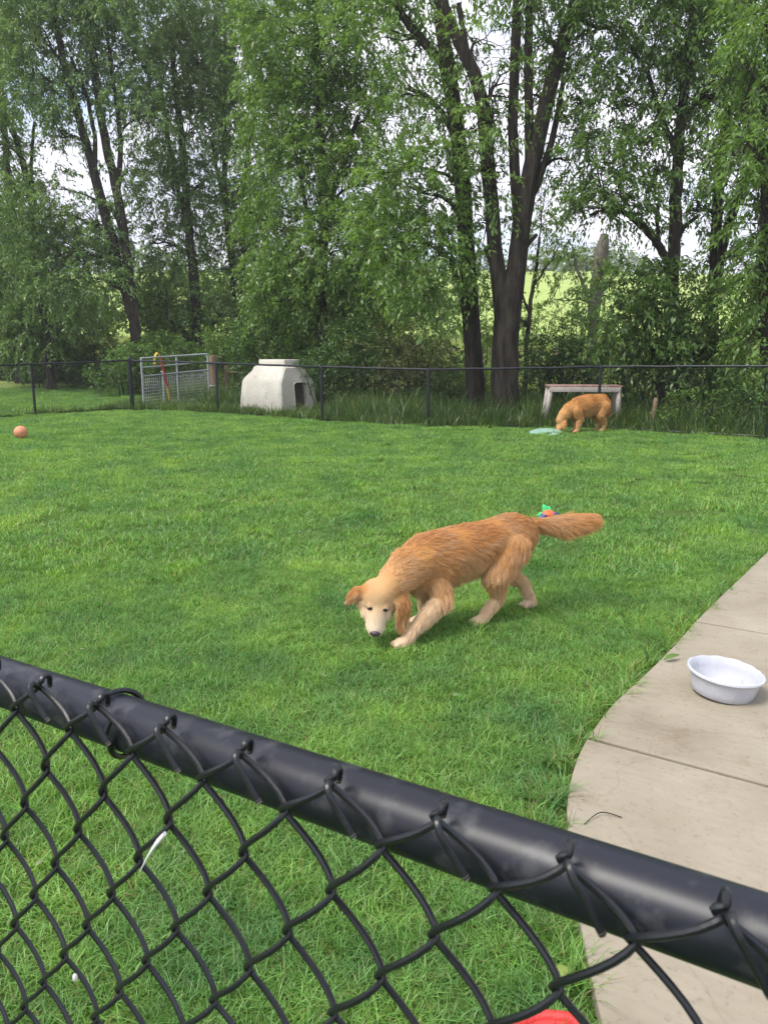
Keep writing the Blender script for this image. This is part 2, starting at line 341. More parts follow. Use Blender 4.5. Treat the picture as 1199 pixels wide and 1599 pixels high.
def blades(n, R, h, w, lean, cols, seg=3, rim=1.0, dry=.05):
    """n grass blades rooted in a disc of radius R"""
    r = R * np.sqrt(rng.uniform(0, 1, n)) ** rim; a = rng.uniform(0, 6.283, n)
    base = np.stack([r * np.cos(a), r * np.sin(a), np.full(n, -.008)], -1)
    hh = rng.normal(h, h * .25, n).clip(h * .35, h * 1.7); az = rng.uniform(0, 6.283, n); ln = np.abs(rng.normal(lean, lean * .55, n))
    d = np.stack([np.cos(az), np.sin(az), np.zeros(n)], -1); s = np.stack([-np.sin(az), np.cos(az), np.zeros(n)], -1)
    tw = rng.uniform(-.9, .9, n)[:, None]; s = s * np.cos(tw) + d * np.sin(tw); ww = w * rng.uniform(.6, 1.3, n)
    t = np.linspace(0, 1, seg + 1); V = np.zeros((n, seg + 1, 2, 3))
    for k, tk in enumerate(t):
        c = base + d * (hh * ln * tk ** 1.8)[:, None]; c[:, 2] += hh * (tk - .28 * np.minimum(ln, 1.4) * tk ** 2.4)
        wk = (ww * (1 - tk ** 2.2) * .5 + .0002)[:, None]
        V[:, k, 0] = c - s * wk; V[:, k, 1] = c + s * wk
    b = np.arange(n)[:, None] * (2 * (seg + 1)) + np.arange(seg)[None, :] * 2
    q = np.stack([b, b + 1, b + 3, b + 2], -1).reshape(-1, 4)
    mixv = rng.uniform(0, 1, n)[:, None]; c = np.asarray(cols[0]) * (1 - mixv) + np.asarray(cols[1]) * mixv; c = c * rng.uniform(.75, 1.25, n)[:, None]
    dr = rng.uniform(0, 1, n) < dry; c[dr] = np.array([.30, .27, .11]) * rng.uniform(.7, 1.2, dr.sum())[:, None]
    c = np.repeat(c[:, None, :], 2 * (seg + 1), 1); 
    return V.reshape(-1, 3), q, c.reshape(-1, 3)
def scatter(x0, x1, y0, y1, step, keep):
    gx, gy = np.meshgrid(np.arange(x0, x1, step), np.arange(y0, y1, step)); p = np.stack([gx.ravel(), gy.ravel()], -1)
    p += rng.uniform(-.45, .45, p.shape) * step; p = p[keep(p[:, 0], p[:, 1])]
    return np.column_stack([p, H(p[:, 0], p[:, 1])])
inview = lambda x, y, m=.6: np.abs(x) < .56 * y + m
in_yard = lambda x, y: (y < fence_y(x) - .05) & (x > -9.3)
GC = ((.128, .300, .058), (.262, .475, .125))
SPLIT = 5.2
pn = scatter(-4.2, 4.6, .25, 7.6, .138, lambda x, y: inview(x, y) & ~on_patio(x, y, .085) & ((y < SPLIT) | on_patio(x, y, .62)))
grass_object('lawn_grass', 'short mown green lawn grass growing up to the concrete patio', M['grass_blade'], pn,
             [blades(520, .15, .034, .0030, .9, GC) for _ in range(6)])
pf = scatter(-10, 9, SPLIT - .1, 20.6, .36, lambda x, y: inview(x, y, 1.2) & in_yard(x, y - .25) & ~on_patio(x, y, .25))
grass_object('lawn_grass', 'short mown green lawn grass running back to the chain link fence', M['grass_blade'], pf,
             [blades(900, .34, .042, .0062, .8, GC, seg=2) for _ in range(5)])
po = scatter(-24, -6.8, 15, 34, .55, lambda x, y: inview(x, y, 1.5) & ((x < -9.3) | (y > fence_y(x) + .05)) & (x < -6.9 - (y - 20) * .12))
grass_object('lawn_grass', 'mown grass strip beyond the corner of the chain link fence', M['grass_blade'], po,
             [blades(900, .5, .055, .012, .7, GC, seg=2) for _ in range(3)])
pe = []                                                       # ragged fringe at the patio edge
for (x0, y0), (x1, y1) in zip(edge[1:], edge[2:]):
    L_ = math.hypot(x1 - x0, y1 - y0)
    for _ in range(int(L_ / .035) + 1):
        t = random.random(); nxv = Vector((y1 - y0, -(x1 - x0))).normalized(); nxv = nxv if nxv.x < 0 else -nxv
        o_ = random.uniform(.0, .10); pe.append((x0 + (x1 - x0) * t + nxv.x * o_, y0 + (y1 - y0) * t + nxv.y * o_, 0))
grass_object('fringe_grass', 'long untrimmed grass fringing the curved patio edge', M['grass_blade'], np.array(pe),
             [blades(34, .035, .075, .0038, .75, GC, dry=.10) for _ in range(5)], scl=(.6, 1.25))
def tall_keep(x, y): return (y > fence_y(x) + .12) & (y < fence_y(x) + 6.0 + 1.5 * np.sin(x * 1.7)) & inview(x, y, 1.5) & (x > -6.9) & ~((x < -1.2) & (y < 20.4 + np.abs(x + 3) * .1) & (x > -5.2)) & ~((x <= -5.0) & (y < 23.4))
pt = scatter(-8, 11, 11, 27, .26, tall_keep)
grass_object('tall_grass', 'tall uncut grass and weeds behind the chain link fence', M['tall_blade'], pt,
             [blades(46, .17, hgt, .013, .55, ((.05, .115, .020), (.11, .20, .04)), seg=3, dry=.04) for hgt in (.34, .46, .58, .40)], scl=(.6, 1.25))
pt = np.array([(x, fence_y(x) + random.uniform(-.12, .12), 0) for x in np.arange(-6.4, 8.4, .045)] + [(x, fence_y(x) + random.uniform(-.06, .08), 0) for x in np.arange(-9.3, -6.5, .05)])
grass_object('tall_grass', 'tufts of untrimmed grass along the foot of the chain link fence', M['tall_blade'], pt,
             [blades(26, .09, hgt, .010, .5, ((.06, .13, .022), (.12, .21, .045)), seg=2, dry=.08) for hgt in (.14, .2, .26)], scl=(.5, 1.3))
pb = scatter(-7.2, -1.0, 16, 24, .24, lambda x, y: (y > fence_y(x) + .1) & (x < -1.2) & (y < 24))
grass_object('rough_grass', 'knee high rough grass round the gate and the white shelter', M['tall_blade'], pb,
             [blades(60, .17, hgt, .011, .6, ((.06, .135, .022), (.12, .22, .04)), seg=2, dry=.06) for hgt in (.12, .17, .22)], scl=(.6, 1.3))
pm = scatter(-30, 26, 27, 60, .9, lambda x, y: inview(x, y, 2) & ~((x < -7) & (y < 34)))
grass_object('meadow_grass', 'pale sunlit meadow grass beyond the row of trees', M['tall_blade'], pm,
             [blades(120, .75, .5, .03, .5, ((.17, .26, .05), (.33, .40, .12)), seg=2, dry=.1) for _ in range(3)])

# ------------------------------------------------------------------ foliage
def leaf_sprays(O, D, L, nleaf, lsize, col, droop=.7, wid=.36, hang=.8, cvar=.28):
    """O (n,3) twig roots, D (n,3) twig directions, L (n) lengths -> leaf quads hanging from each twig"""
    n = len(O); s = (np.arange(nleaf)[None, :] + rng.uniform(0, 1, (n, nleaf))) / nleaf
    s = .12 + .9 * s
    P = O[:, None, :] + D[:, None, :] * (L[:, None] * s)[..., None]; P[..., 2] -= droop * L[:, None] * s ** 2
    P += rng.normal(0, .035, P.shape)
    lat = np.cross(D, np.array([0, 0, 1.0])); lat /= np.linalg.norm(lat, axis=1)[:, None] + 1e-9
    sg = np.where(np.arange(nleaf) % 2 == 0, 1.0, -1.0)[None, :, None]
    d = lat[:, None, :] * sg * .7 + D[:, None, :] * .5 + np.array([0, 0, -hang]) + rng.normal(0, .42, (n, nleaf, 3))
    d /= np.linalg.norm(d, axis=2)[..., None]
    up = np.array([0, 0, 1.0]) + rng.normal(0, .55, d.shape); side = np.cross(d, up); side /= np.linalg.norm(side, axis=2)[..., None] + 1e-9
    nrm = np.cross(side, d); ls = lsize * rng.uniform(.6, 1.3, (n, nleaf))[..., None]
    a = P; b_ = P + d * ls * .45 + side * ls * wid * .5 + nrm * ls * .06; c = P + d * ls - nrm * ls * .10; e = P + d * ls * .45 - side * ls * wid * .5 + nrm * ls * .06
    V = np.stack([a, b_, c, e], 2).reshape(-1, 3)
    k = rng.uniform(0, 1, (n, 1, 1)) * .6 + rng.uniform(0, 1, (n, nleaf, 1)) * .4
    c0, c1 = np.asarray(col[0]), np.asarray(col[1]); cc = (c0 * (1 - k) + c1 * k) * (1 + rng.normal(0, cvar * .5, (n, nleaf, 1))).clip(.5, 1.6)
    cc = np.repeat(cc[:, :, None, :], 4, 2).reshape(-1, 3)
    return V, cc
def limb(a, b, r0, r1, sag=.12, n=6, wob=.05):
    a, b = np.array(a), np.array(b); t = np.linspace(0, 1, n)[:, None]; P = a + (b - a) * t
    L = np.linalg.norm(b - a); P[:, 2] += sag * L * np.sin(t[:, 0] * math.pi); P[1:-1] += rng.normal(0, wob * L * .4, (n - 2, 3))
    return P, np.linspace(r0, r1, n)
def plant(kind, label, cat, stems, lobes, base, leaf, bark, mat, group=None, lsize=.125, dens=50, nleaf=24, twig=(.35, .8), droop=.7, hang=.8, wid=.36, sides=9, names=('trunk', 'crown', 'branches'), root_flare=True):
    """stems: list of [(x,y,z,r), ...]; lobes: list of (x,y,z, rx, ry, rz, density)"""
    root = empty(kind, base); tag(root, label, cat, group); off = Vector(base)
    tm = MB(); pts = []
    for k, st_ in enumerate(stems):
        P = np.array([p[:3] for p in st_], float); R = np.array([p[3] for p in st_], float)
        m_ = max(8, len(P) * (10 if sides > 12 else 4)); t0 = np.concatenate([[0], np.cumsum(np.linalg.norm(np.diff(P, axis=0), axis=1))]); tt = np.linspace(0, t0[-1], m_)
        Q = np.stack([np.interp(tt, t0, P[:, a]) for a in range(3)], -1); RR = np.interp(tt, t0, R)
        for _ in range(2): Q[1:-1] = Q[1:-1] * .5 + (Q[:-2] + Q[2:]) * .25
        Q[1:-1] += (rng.normal(0, .012, Q[1:-1].shape) + (RR[1:-1] * .05)[:, None] * rng.normal(0, 1, Q[1:-1].shape)) * (1 if sides <= 12 else .12); RR = RR * (1 + rng.normal(0, .025 if sides <= 12 else .004, len(RR)))
        if k == 0 and root_flare: RR[0] *= 1.45; RR[1] *= 1.15
        tm.tube(Q - np.array(off), RR, sides, rough=.06 if sides > 12 else .04); pts.append(np.column_stack([Q, RR]))
    tr = tm.build(names[0], bark, root)
    SP = np.concatenate(pts) if pts else np.array([[*base, .05]])
    br = MB(); Vs = []; Cs = []
    for (lx, ly, lz, rx, ry, rz, dn) in lobes:
        c = np.array([lx, ly, lz]); n_ = int(dens * dn * math.pi * rx * rz) + 3
        u = rng.normal(0, 1, (n_, 3)); u /= np.linalg.norm(u, axis=1)[:, None]; rad = rng.uniform(.25, 1, n_) ** .5
        O = c + u * np.array([rx, ry, rz]) * rad[:, None]
        O += .22 * np.array([rx, ry, rz]) * np.sin(O[:, [1, 2, 0]] * 2.3 + c)            # ragged outline
        O[:, 2] = np.maximum(O[:, 2], H(O[:, 0], O[:, 1]) + .12)
        D = u * .8 + np.array([0, 0, .25]) + rng.normal(0, .35, (n_, 3)); D /= np.linalg.norm(D, axis=1)[:, None]
        Lw = rng.uniform(*twig, n_)
        V, C_ = leaf_sprays(O, D, Lw, nleaf, lsize, leaf, droop, wid, hang); Vs.append(V); Cs.append(C_)
        # limb from the stem to the lobe, twigs out to the sprays
        dd = np.linalg.norm(SP[:, :3] - (c - np.array([0, 0, .5 * rz])), axis=1) + np.where(SP[:, 2] > lz, 2.0, 0); kk = int(np.argmin(dd)); r0 = min(SP[kk, 3] * .6, .06)
        if r0 > .01:
            P, R = limb(SP[kk, :3], c, r0, r0 * .35, n=6); br.tube(P - np.array(off), R, 5, cap=False)
            for s_ in rng.choice(n_, min(n_, 9), replace=False):
                P2, R2 = limb(P[int(rng.integers(2, 6))], O[s_], r0 * .38, .004, n=5, wob=.09); br.tube(P2 - np.array(off), R2, 4, cap=False)
            for s_ in rng.choice(n_, min(n_, 40), replace=False):
                e_ = O[s_] + D[s_] * Lw[s_] * .9 - np.array([0, 0, droop * Lw[s_] * .8]); P2, R2 = limb(O[s_] - D[s_] * .25, e_, .007, .003, n=3, wob=.0, sag=.2); br.tube(P2 - np.array(off), R2, 3, cap=False)
    if br.c: br.build(names[2], bark, root)['kind'] = 'stuff'
    if Vs:
        V = np.concatenate(Vs) - np.array(off); me = np_mesh(names[1], V, np.arange(len(V)).reshape(-1, 4)); set_col(me, np.concatenate(Cs)); link(names[1], me, mat, root)
    return root
def stem_px(Y, pts, dy=0.0):
    r = []
    for k, (px, py, rp) in enumerate(pts):
        w = W(px, py, Y + dy * k / max(1, len(pts) - 1)); r.append((w.x, w.y, w.z, rp / F * w.y * 1.02))
    return r
def lobe_px(Y, px, py, rx, ry, dn=1.0, dy=0.0, ryd=None):
    w = W(px, py, Y + dy); s = (Y + dy) / F
    return (w.x, w.y, w.z, rx * s, (ryd if ryd else .55 * (rx + ry) * .5 * s + .3), ry * s, dn)
LEAF_A = ((.085, .165, .036), (.225, .375, .090))
LEAF_B = ((.098, .178, .060), (.220, .350, .115))
LEAF_D = ((.066, .138, .038), (.175, .295, .080))
LEAF_Y = ((.085, .170, .030), (.19, .30, .07))
def tree(kind, label, Y, stems, lobes, leaf=LEAF_A, bark='bark', group='trees in the row behind the fence', **kw):
    st_ = [stem_px(Y, s) for s in stems]; b0 = st_[0][0]; bz = float(H(b0[0], b0[1]))
    st_[0][0] = (b0[0], b0[1], bz - .05, b0[3])
    return plant(kind, label, 'tree', st_, [lobe_px(Y, *l_) for l_ in lobes], (b0[0], b0[1], bz), leaf, M[bark], M['leaf'], group=group, **kw)

tree('tall_tree', 'tall dark trunked tree with small stub limb, beside the forked trunk', 17.6,
     [[(742, 650, 15), (741, 590, 14), (739, 540, 13), (733, 470, 13), (728, 390, 12.5), (723, 300, 12), (718, 240, 11.5), (710, 180, 11), (700, 110, 10), (690, 50, 9), (683, -10, 8), (676, -110, 5)],
      [(706, 150, 8), (690, 95, 7), (665, 70, 6), (640, 40, 5.5), (612, 0, 5), (590, -50, 3)],
      [(739, 540, 7), (728, 495, 5.5), (715, 445, 5), (705, 405, 4)], [(722, 300, 5), (712, 275, 4.5), (703, 258, 4)],
      [(715, 225, 5), (690, 175, 3.5), (660, 145, 3), (632, 138, 2)]],
     [(640, 60, 75, 60, .55), (600, -40, 90, 60, .7), (700, -60, 80, 50, .6), (690, 215, 40, 55, .65, -.6), (655, 300, 60, 60, .95, -1.0), (620, 380, 75, 60, 1.1, -1.0), (668, 400, 50, 70, 1.0, -.9), (730, 205, 35, 40, .5, -.7), (600, 270, 50, 45, .8, -.8), (645, 150, 50, 40, .45)], LEAF_A, sides=22)
tree('forked_tree', 'large tree with one trunk forked into several upright dark stems', 16.8,
     [[(787, 655, 22), (788, 600, 20), (789, 540, 19), (793, 478, 19), (806, 420, 14), (815, 345, 13), (828, 268, 12), (846, 190, 11), (864, 115, 10), (884, 52, 9), (905, -20, 8), (930, -110, 5)],
      [(788, 500, 14), (779, 440, 12), (772, 390, 11), (768, 330, 10.5), (761, 250, 10), (755, 170, 9.5), (742, 118, 9), (718, 70, 8), (695, 15, 7), (672, -60, 5)],
      [(811, 370, 8), (805, 290, 7.5), (800, 200, 7), (803, 110, 7), (808, 0, 6.5), (806, -90, 4)],
      [(826, 275, 7), (826, 190, 6), (824, 100, 6), (827, 0, 5), (830, -90, 3)],
      [(820, 330, 6), (843, 275, 5), (860, 225, 4.5), (872, 170, 4), (880, 120, 3)],
      [(775, 420, 4), (764, 405, 3.5), (757, 385, 2.5)], [(812, 400, 4), (825, 380, 3.5), (838, 366, 2.5)], [(755, 180, 6), (738, 120, 4), (725, 60, 4), (716, 5, 3)], [(880, 62, 4), (905, 30, 3), (935, 45, 2.5), (960, 40, 2)]],
     [(765, 265, 30, 50, .55, -.6), (745, 60, 50, 50, .4), (820, -40, 70, 50, .8), (775, 130, 30, 45, .5, -.5), (870, -60, 80, 50, .8), (850, 60, 25, 60, .3, .5), (905, 105, 35, 60, .5), (835, 150, 28, 50, .3, .6), (890, 250, 35, 60, .35, .3), (760, 350, 40, 35, .5, .8), (770, 190, 26, 30, .4, .8)], LEAF_A, sides=24)
tree('twin_stem_tree', 'tall tree of two slim dark stems behind the corner fence post', 27.5,
     [[(216, 575, 9), (212, 510, 8), (202, 440, 7.5), (192, 360, 7), (184, 300, 6.5), (166, 225, 6), (152, 150, 5.5), (143, 60, 5), (140, -60, 3)],
      [(208, 500, 7.5), (188, 430, 7.5), (174, 370, 7.5), (160, 318, 7), (147, 265, 6.5), (125, 190, 5.5), (104, 118, 5), (86, 25, 4.5), (78, -70, 3)],
      [(184, 300, 4), (191, 235, 3.5), (180, 150, 3), (168, 60, 2.5)], [(147, 265, 4), (150, 215, 3), (135, 150, 3), (112, 90, 2)], [(192, 360, 3), (170, 316, 3), (150, 312, 2)]],
     [(60, 60, 80, 70, .95), (150, 20, 80, 60, .9), (40, 130, 60, 45, .8), (200, 90, 60, 60, .95), (120, 150, 45, 45, .5), (230, 180, 45, 50, .7), (90, 400, 75, 60, 1.1), (30, 350, 60, 60, 1.0), (140, 440, 60, 50, .9), (200, 270, 35, 45, .5), (70, -40, 110, 60, 1), (210, -40, 90, 60, 1), (150, 350, 40, 35, .8), (95, 215, 35, 35, .45), (70, 300, 40, 35, .6)], LEAF_B, lsize=.14, dens=42)
tree('slim_tree', 'slim tree with low curved side limbs behind the galvanised gate', 29.5,
     [[(313, 560, 8.5), (308, 500, 7.5), (303, 440, 7), (298, 390, 6.5), (292, 320, 6), (286, 240, 5), (276, 140, 4), (262, 30, 3)],
      [(305, 548, 4), (292, 524, 3.5), (278, 508, 3), (262, 498, 2.5)], [(314, 520, 4), (330, 508, 3.5), (345, 492, 3)], [(300, 400, 3.5), (280, 300, 3), (268, 250, 3), (250, 120, 2.5)]],
     [(270, 300, 60, 55, .95), (300, 200, 60, 60, .95), (260, 110, 60, 55, .95), (310, 100, 55, 55, .95), (235, 380, 45, 45, .8), (290, 390, 45, 35, .8), (260, 460, 50, 30, .55), (290, 10, 80, 60, 1), (320, 290, 40, 45, .8), (330, 470, 40, 28, .4)], LEAF_B, lsize=.14, dens=42)
tree('forked_slim_tree', 'thin tree forking in a narrow V, behind the wooden gate post', 31,
     [[(372, 535, 7.5), (371, 490, 7), (370, 455, 7), (361, 405, 5), (354, 340, 4.5), (350, 250, 4), (352, 130, 3), (350, 10, 2)], [(371, 462, 5.5), (378, 415, 5), (384, 370, 4.5), (382, 300, 3.5), (390, 200, 3)], [(355, 345, 3), (340, 270, 2.5), (330, 220, 2)]],
     [(360, 330, 50, 45, .9), (400, 240, 55, 60, 1), (350, 160, 50, 55, .9), (400, 110, 60, 60, 1.1), (370, 20, 80, 60, 1.1), (410, 340, 50, 50, 1.0), (345, 420, 36, 30, .5), (405, 420, 40, 40, .8)], LEAF_B, lsize=.14, dens=42)
tree('leafy_tree', 'broad leafy tree with drooping bright foliage behind the white shelter', 21.5,
     [[(502, 620, 10), (502, 520, 8.5), (504, 430, 7.5), (505, 340, 7), (501, 220, 6), (496, 80, 4.5), (490, -60, 3)], [(503, 470, 5), (525, 440, 4.5), (548, 430, 4), (575, 436, 3)], [(504, 430, 5), (480, 340, 4), (465, 250, 3)], [(505, 350, 5), (535, 260, 4), (560, 180, 3)], [(504, 455, 4), (530, 452, 3), (560, 455, 2)]],
     [(470, 60, 85, 65, 1.2), (560, 70, 70, 60, 1.15), (440, 170, 70, 60, 1.2), (530, 170, 75, 60, 1.25), (600, 190, 45, 60, .8), (470, 270, 75, 60, 1.25), (560, 290, 70, 60, 1.25, -.7), (440, 360, 65, 55, 1.2), (520, 380, 75, 55, 1.25, -.8), (585, 410, 55, 50, 1.15, -.8), (460, 440, 60, 40, 1.1), (540, 460, 55, 32, .9), (420, 470, 40, 30, .7), (480, -40, 110, 60, 1.1), (590, 340, 40, 45, 1.0, -1)], LEAF_A)
tree('drooping_tree', 'tree with drooping leaf sprays and bare arching side limb, behind the red topped bench', 16.6,
     [[(1043, 640, 12), (1046, 560, 11), (1049, 480, 10), (1051, 410, 9), (1054, 320, 8.5), (1057, 260, 8), (1062, 180, 7), (1073, 90, 5.5), (1085, -20, 4.5), (1092, -100, 3)],
      [(1050, 425, 6.5), (1035, 395, 6), (1015, 365, 5.5), (992, 345, 5), (970, 325, 3.5), (945, 318, 2.5)], [(1052, 400, 4), (1062, 360, 3.5), (1078, 345, 3), (1092, 335, 2)], [(1030, 385, 3), (1024, 350, 2.5), (1028, 310, 2)], [(1058, 240, 5), (1030, 180, 4), (1010, 110, 3)]],
     [(960, 60, 65, 55, .7), (1030, 50, 70, 55, .9), (960, 170, 55, 50, .7), (1020, 250, 55, 50, .8, -.5), (935, 270, 50, 50, .95, -.7), (980, 310, 50, 30, .8, -.6), (1100, 150, 60, 60, .85), (1040, 140, 45, 45, .65), (1000, -40, 110, 60, 1.0), (920, 335, 30, 30, .45, -.6), (1090, 60, 55, 50, .9), (900, 210, 30, 40, .4), (905, 20, 40, 40, .4)], LEAF_D)
tree('paired_tree', 'tree of two leaning stems between the drooping tree and the ivy dark trunk', 17.6,
     [[(1110, 640, 10), (1111, 540, 9), (1112, 450, 8.5), (1116, 380, 8), (1120, 310, 7.5), (1131, 220, 6.5), (1140, 110, 5), (1150, 0, 3)], [(1112, 460, 7), (1126, 390, 7), (1142, 335, 6.5), (1162, 280, 6), (1184, 190, 5), (1200, 90, 4)]],
     [(1130, 70, 60, 55, 1.0), (1160, 170, 55, 60, .9), (1115, 260, 45, 40, .6), (1170, 300, 45, 50, .7, -.5), (1180, 20, 70, 60, 1.0), (1150, -50, 100, 55, 1), (1085, 330, 35, 25, .4), (1150, 400, 40, 30, .5)], LEAF_D)
tree('dark_trunk_tree', 'dark trunked tree with bright hanging leaves beside the paired leaning stems', 14.6,
     [[(1203, 690, 13), (1200, 600, 12), (1197, 500, 11), (1196, 400, 10), (1197, 280, 9), (1202, 140, 7.5), (1206, 0, 6), (1210, -100, 4)], [(1196, 420, 5), (1215, 360, 4), (1240, 300, 3)], [(1197, 300, 5), (1175, 220, 4), (1160, 160, 3)]],
     [(1175, 120, 45, 55, .9, -.7), (1165, 230, 45, 50, .9, -.8), (1190, 330, 40, 55, .9, -.6), (1230, 200, 60, 70, 1), (1185, 20, 50, 50, .9, -.5), (1200, 420, 45, 50, 1.1, -.6), (1190, 510, 40, 50, 1.1), (1240, 380, 50, 80, 1.0), (1240, 50, 70, 70, .9)], LEAF_A)
tree('thin_tree', 'thin pale leaning tree beyond the mown strip', 29,
     [[(78, 570, 6), (70, 500, 5.5), (61, 420, 5.5), (54, 330, 5), (40, 265, 4.5), (22, 205, 4), (2, 165, 3), (-15, 90, 2)], [(54, 330, 3), (48, 260, 2.5), (55, 190, 2)], [(62, 425, 3), (80, 380, 2.5), (100, 340, 2)]],
     [(20, 290, 45, 40, .45), (-10, 220, 50, 60, .7), (70, 470, 45, 35, .8), (20, 430, 50, 50, 1.0), (-20, 100, 60, 80, .9), (50, 520, 60, 30, .9), (110, 490, 40, 30, .7)], LEAF_B, lsize=.14, dens=42)
tree('straight_tree', 'straight mossy trunked tree at the end of the mown strip', 32,
     [[(32, 560, 8), (30, 500, 7.5), (27, 440, 7), (20, 360, 6.5), (12, 270, 5), (5, 150, 4)], [(28, 470, 4), (45, 420, 3), (70, 395, 2)]],
     [(10, 330, 45, 50, .8), (-30, 380, 50, 70, 1), (40, 390, 40, 40, .8), (0, 480, 50, 50, 1.0), (130, 380, 35, 40, .6), (-10, 20, 60, 60, .9)], LEAF_D, lsize=.14)
tree('dead_snag', 'pale broken dead trunk standing in the gap before the meadow', 23.5,
     [[(925, 560, 9), (926, 500, 8.5), (931, 455, 9), (936, 415, 10), (940, 385, 9), (943, 366, 5)], [(928, 480, 4), (912, 450, 3), (900, 420, 2), (893, 385, 1.5)], [(930, 470, 3), (950, 440, 2), (966, 415, 1.5)]],
     [(932, 400, 20, 22, .7), (955, 430, 20, 18, .5), (900, 410, 22, 22, .35), (875, 395, 22, 20, .3), (880, 470, 25, 25, .4), (905, 500, 30, 20, .6)], LEAF_Y, bark='bark_pale')
tree('sapling', 'light leafed sapling seen between the forked trunk and the dead trunk', 22,
     [[(820, 600, 4), (822, 540, 3.5), (828, 470, 3), (836, 420, 2.5), (842, 370, 2)], [(826, 490, 2), (812, 450, 1.5), (806, 420, 1)], [(830, 450, 2), (855, 415, 1.5), (870, 390, 1)]],
     [(845, 350, 35, 22, .5), (835, 425, 26, 18, .35), (868, 375, 22, 16, .4), (815, 500, 28, 25, .6), (755, 470, 25, 40, .5), (765, 400, 22, 40, .4), (850, 300, 25, 30, .4)], LEAF_Y)

# ------------------------------------------------------------------ shrubs under the trees
def shrub(label, Y, px, py, rx, ry, leaf, n_lobes=4, dens=34, lsize=.085, wid=.5, mat='shrub_leaf', group='shrubs under the trees', bark='bark', hang=.35, droop=.45, dmul=1.9):
    """rounded thicket centred at a measured place, stems from the ground"""
    w = W(px, py, Y); s = Y / F; bz = float(H(w.x, Y)); lobes = []; stems = []
    for k in range(n_lobes):
        a = k / max(1, n_lobes - 1) * 2 - 1 if n_lobes > 1 else 0
        fx = .58 * a; fz = .35 * math.cos(a * 1.4) - .12 + random.uniform(-.12, .12)
        c = (w.x + fx * rx * s, Y + random.uniform(-.35, .35), max(w.z + fz * ry * s, bz + .3)); rr = random.uniform(.5, .66)
        lobes.append((c[0], c[1], c[2], rx * s * rr, .45 * rx * s * rr + .3, ry * s * (rr + .15), 1.0))
        stems.append([(w.x + fx * .3 * rx * s, Y, bz - .03, .028), ((w.x + c[0]) / 2 + random.uniform(-.1, .1), Y, (bz + c[2]) / 2, .02), (c[0], c[1], c[2] + .2 * ry * s, .008)])
    lobes.append((w.x, Y + .1, bz + .35 * (w.z - bz + ry * s), rx * s * .85, .4 * rx * s + .2, max(.3, .35 * (w.z - bz + ry * s)), .9))
    return plant('shrub', label, 'shrub', stems, lobes, (w.x, Y, bz), leaf, M[bark], M[mat], group=group, dens=dens * dmul, lsize=lsize, nleaf=18, twig=(.2, .5), droop=droop, hang=hang, wid=wid, sides=5, names=('stems', 'foliage', 'twigs'), root_flare=False)
SH_D = ((.042, .095, .026), (.105, .195, .052)); SH_M = ((.062, .130, .028), (.145, .265, .058)); SH_B = ((.075, .085, .035), (.13, .16, .06)); SH_Y = ((.075, .15, .028), (.17, .28, .06))
shrub('dense dark green thicket at the far end of the mown strip', 34, 30, 555, 70, 50, SH_D, 5, 26, .11)
shrub('grey green bush between thin leaning tree and twin stem tree', 33, 115, 570, 55, 38, SH_D, 4, 26, .11)
shrub('brownish brush of dry twigs before the twin stem tree', 31, 150, 535, 40, 32, SH_B, 3, 18, .09)
shrub('green bush directly behind the corner fence post', 26, 195, 575, 50, 36, SH_M, 4, 26, .10)
shrub('low leafy bush behind the open galvanised gate', 27.5, 275, 555, 55, 32, SH_M, 4, 24, .10)
shrub('light green bush behind the wooden gate post', 27, 350, 545, 45, 36, SH_Y, 3, 22, .10)
shrub('dark bush directly behind the white shelter', 23, 425, 530, 55, 62, SH_D, 4, 26, .10)
shrub('mid green bush rising over the white shelter roof vent', 22, 480, 545, 45, 55, SH_M, 4, 26, .10)
shrub('deep green bush between the shelter and the stub limbed tree', 20, 555, 555, 55, 65, SH_D, 4, 28, .09)
shrub('brown tinged bramble thicket at the stub limbed trunk', 19, 640, 550, 60, 55, SH_B, 4, 22, .085)
shrub('dark bramble between the two large trunks and the meadow', 20.5, 690, 570, 45, 50, SH_D, 3, 26, .09)
shrub('low yellow green weeds behind the forked trunk', 20, 770, 600, 60, 30, SH_Y, 4, 20, .085)
shrub('dark leafy bush behind the red topped bench', 18.5, 870, 560, 60, 40, SH_D, 5, 28, .09)
shrub('small conifer shaped dark bush before the meadow gap', 19.5, 885, 505, 16, 40, SH_D, 2, 26, .08)
tree('shrubby_tree', 'low dense drooping thicket spreading beside the stake', 16.7,
     [[(1040, 680, 6), (1030, 600, 5), (1010, 520, 4), (990, 460, 3)], [(1045, 680, 6), (1070, 590, 5), (1100, 500, 4)], [(1045, 660, 5), (1050, 560, 4), (1050, 470, 3)]],
     [(990, 470, 60, 45, 1.2, -.5), (1050, 450, 65, 40, 1.2, -.5), (1120, 470, 60, 45, 1.2, -.4), (975, 530, 45, 45, 1.1, .4), (1030, 530, 65, 50, 1.25, -.5), (1100, 550, 65, 50, 1.2, -.4), (1160, 560, 55, 55, 1.1), (1015, 590, 50, 40, 1.0, .5), (1090, 620, 60, 40, .9, .3), (1150, 640, 50, 40, .8, .3)], LEAF_D, root_flare=False)
shrub('leafy low bush at the foot of the dark trunked tree', 14.3, 1140, 640, 50, 42, SH_M, 4, 24, .075)
shrub('yellowish weedy bush in front of the low thicket', 14.9, 1060, 645, 40, 30, SH_Y, 3, 18, .07)
shrub('tall mid green bush filling the gap between twin stem tree and slim tree', 30, 250, 500, 45, 50, SH_M, 4, 16, .11)
shrub('pale green bush beyond the low wooden rail fence', 30, 330, 500, 60, 40, SH_Y, 4, 14, .11)
shrub('loose light green bush behind the forked slim tree', 33, 400, 480, 60, 40, SH_Y, 4, 14, .12)
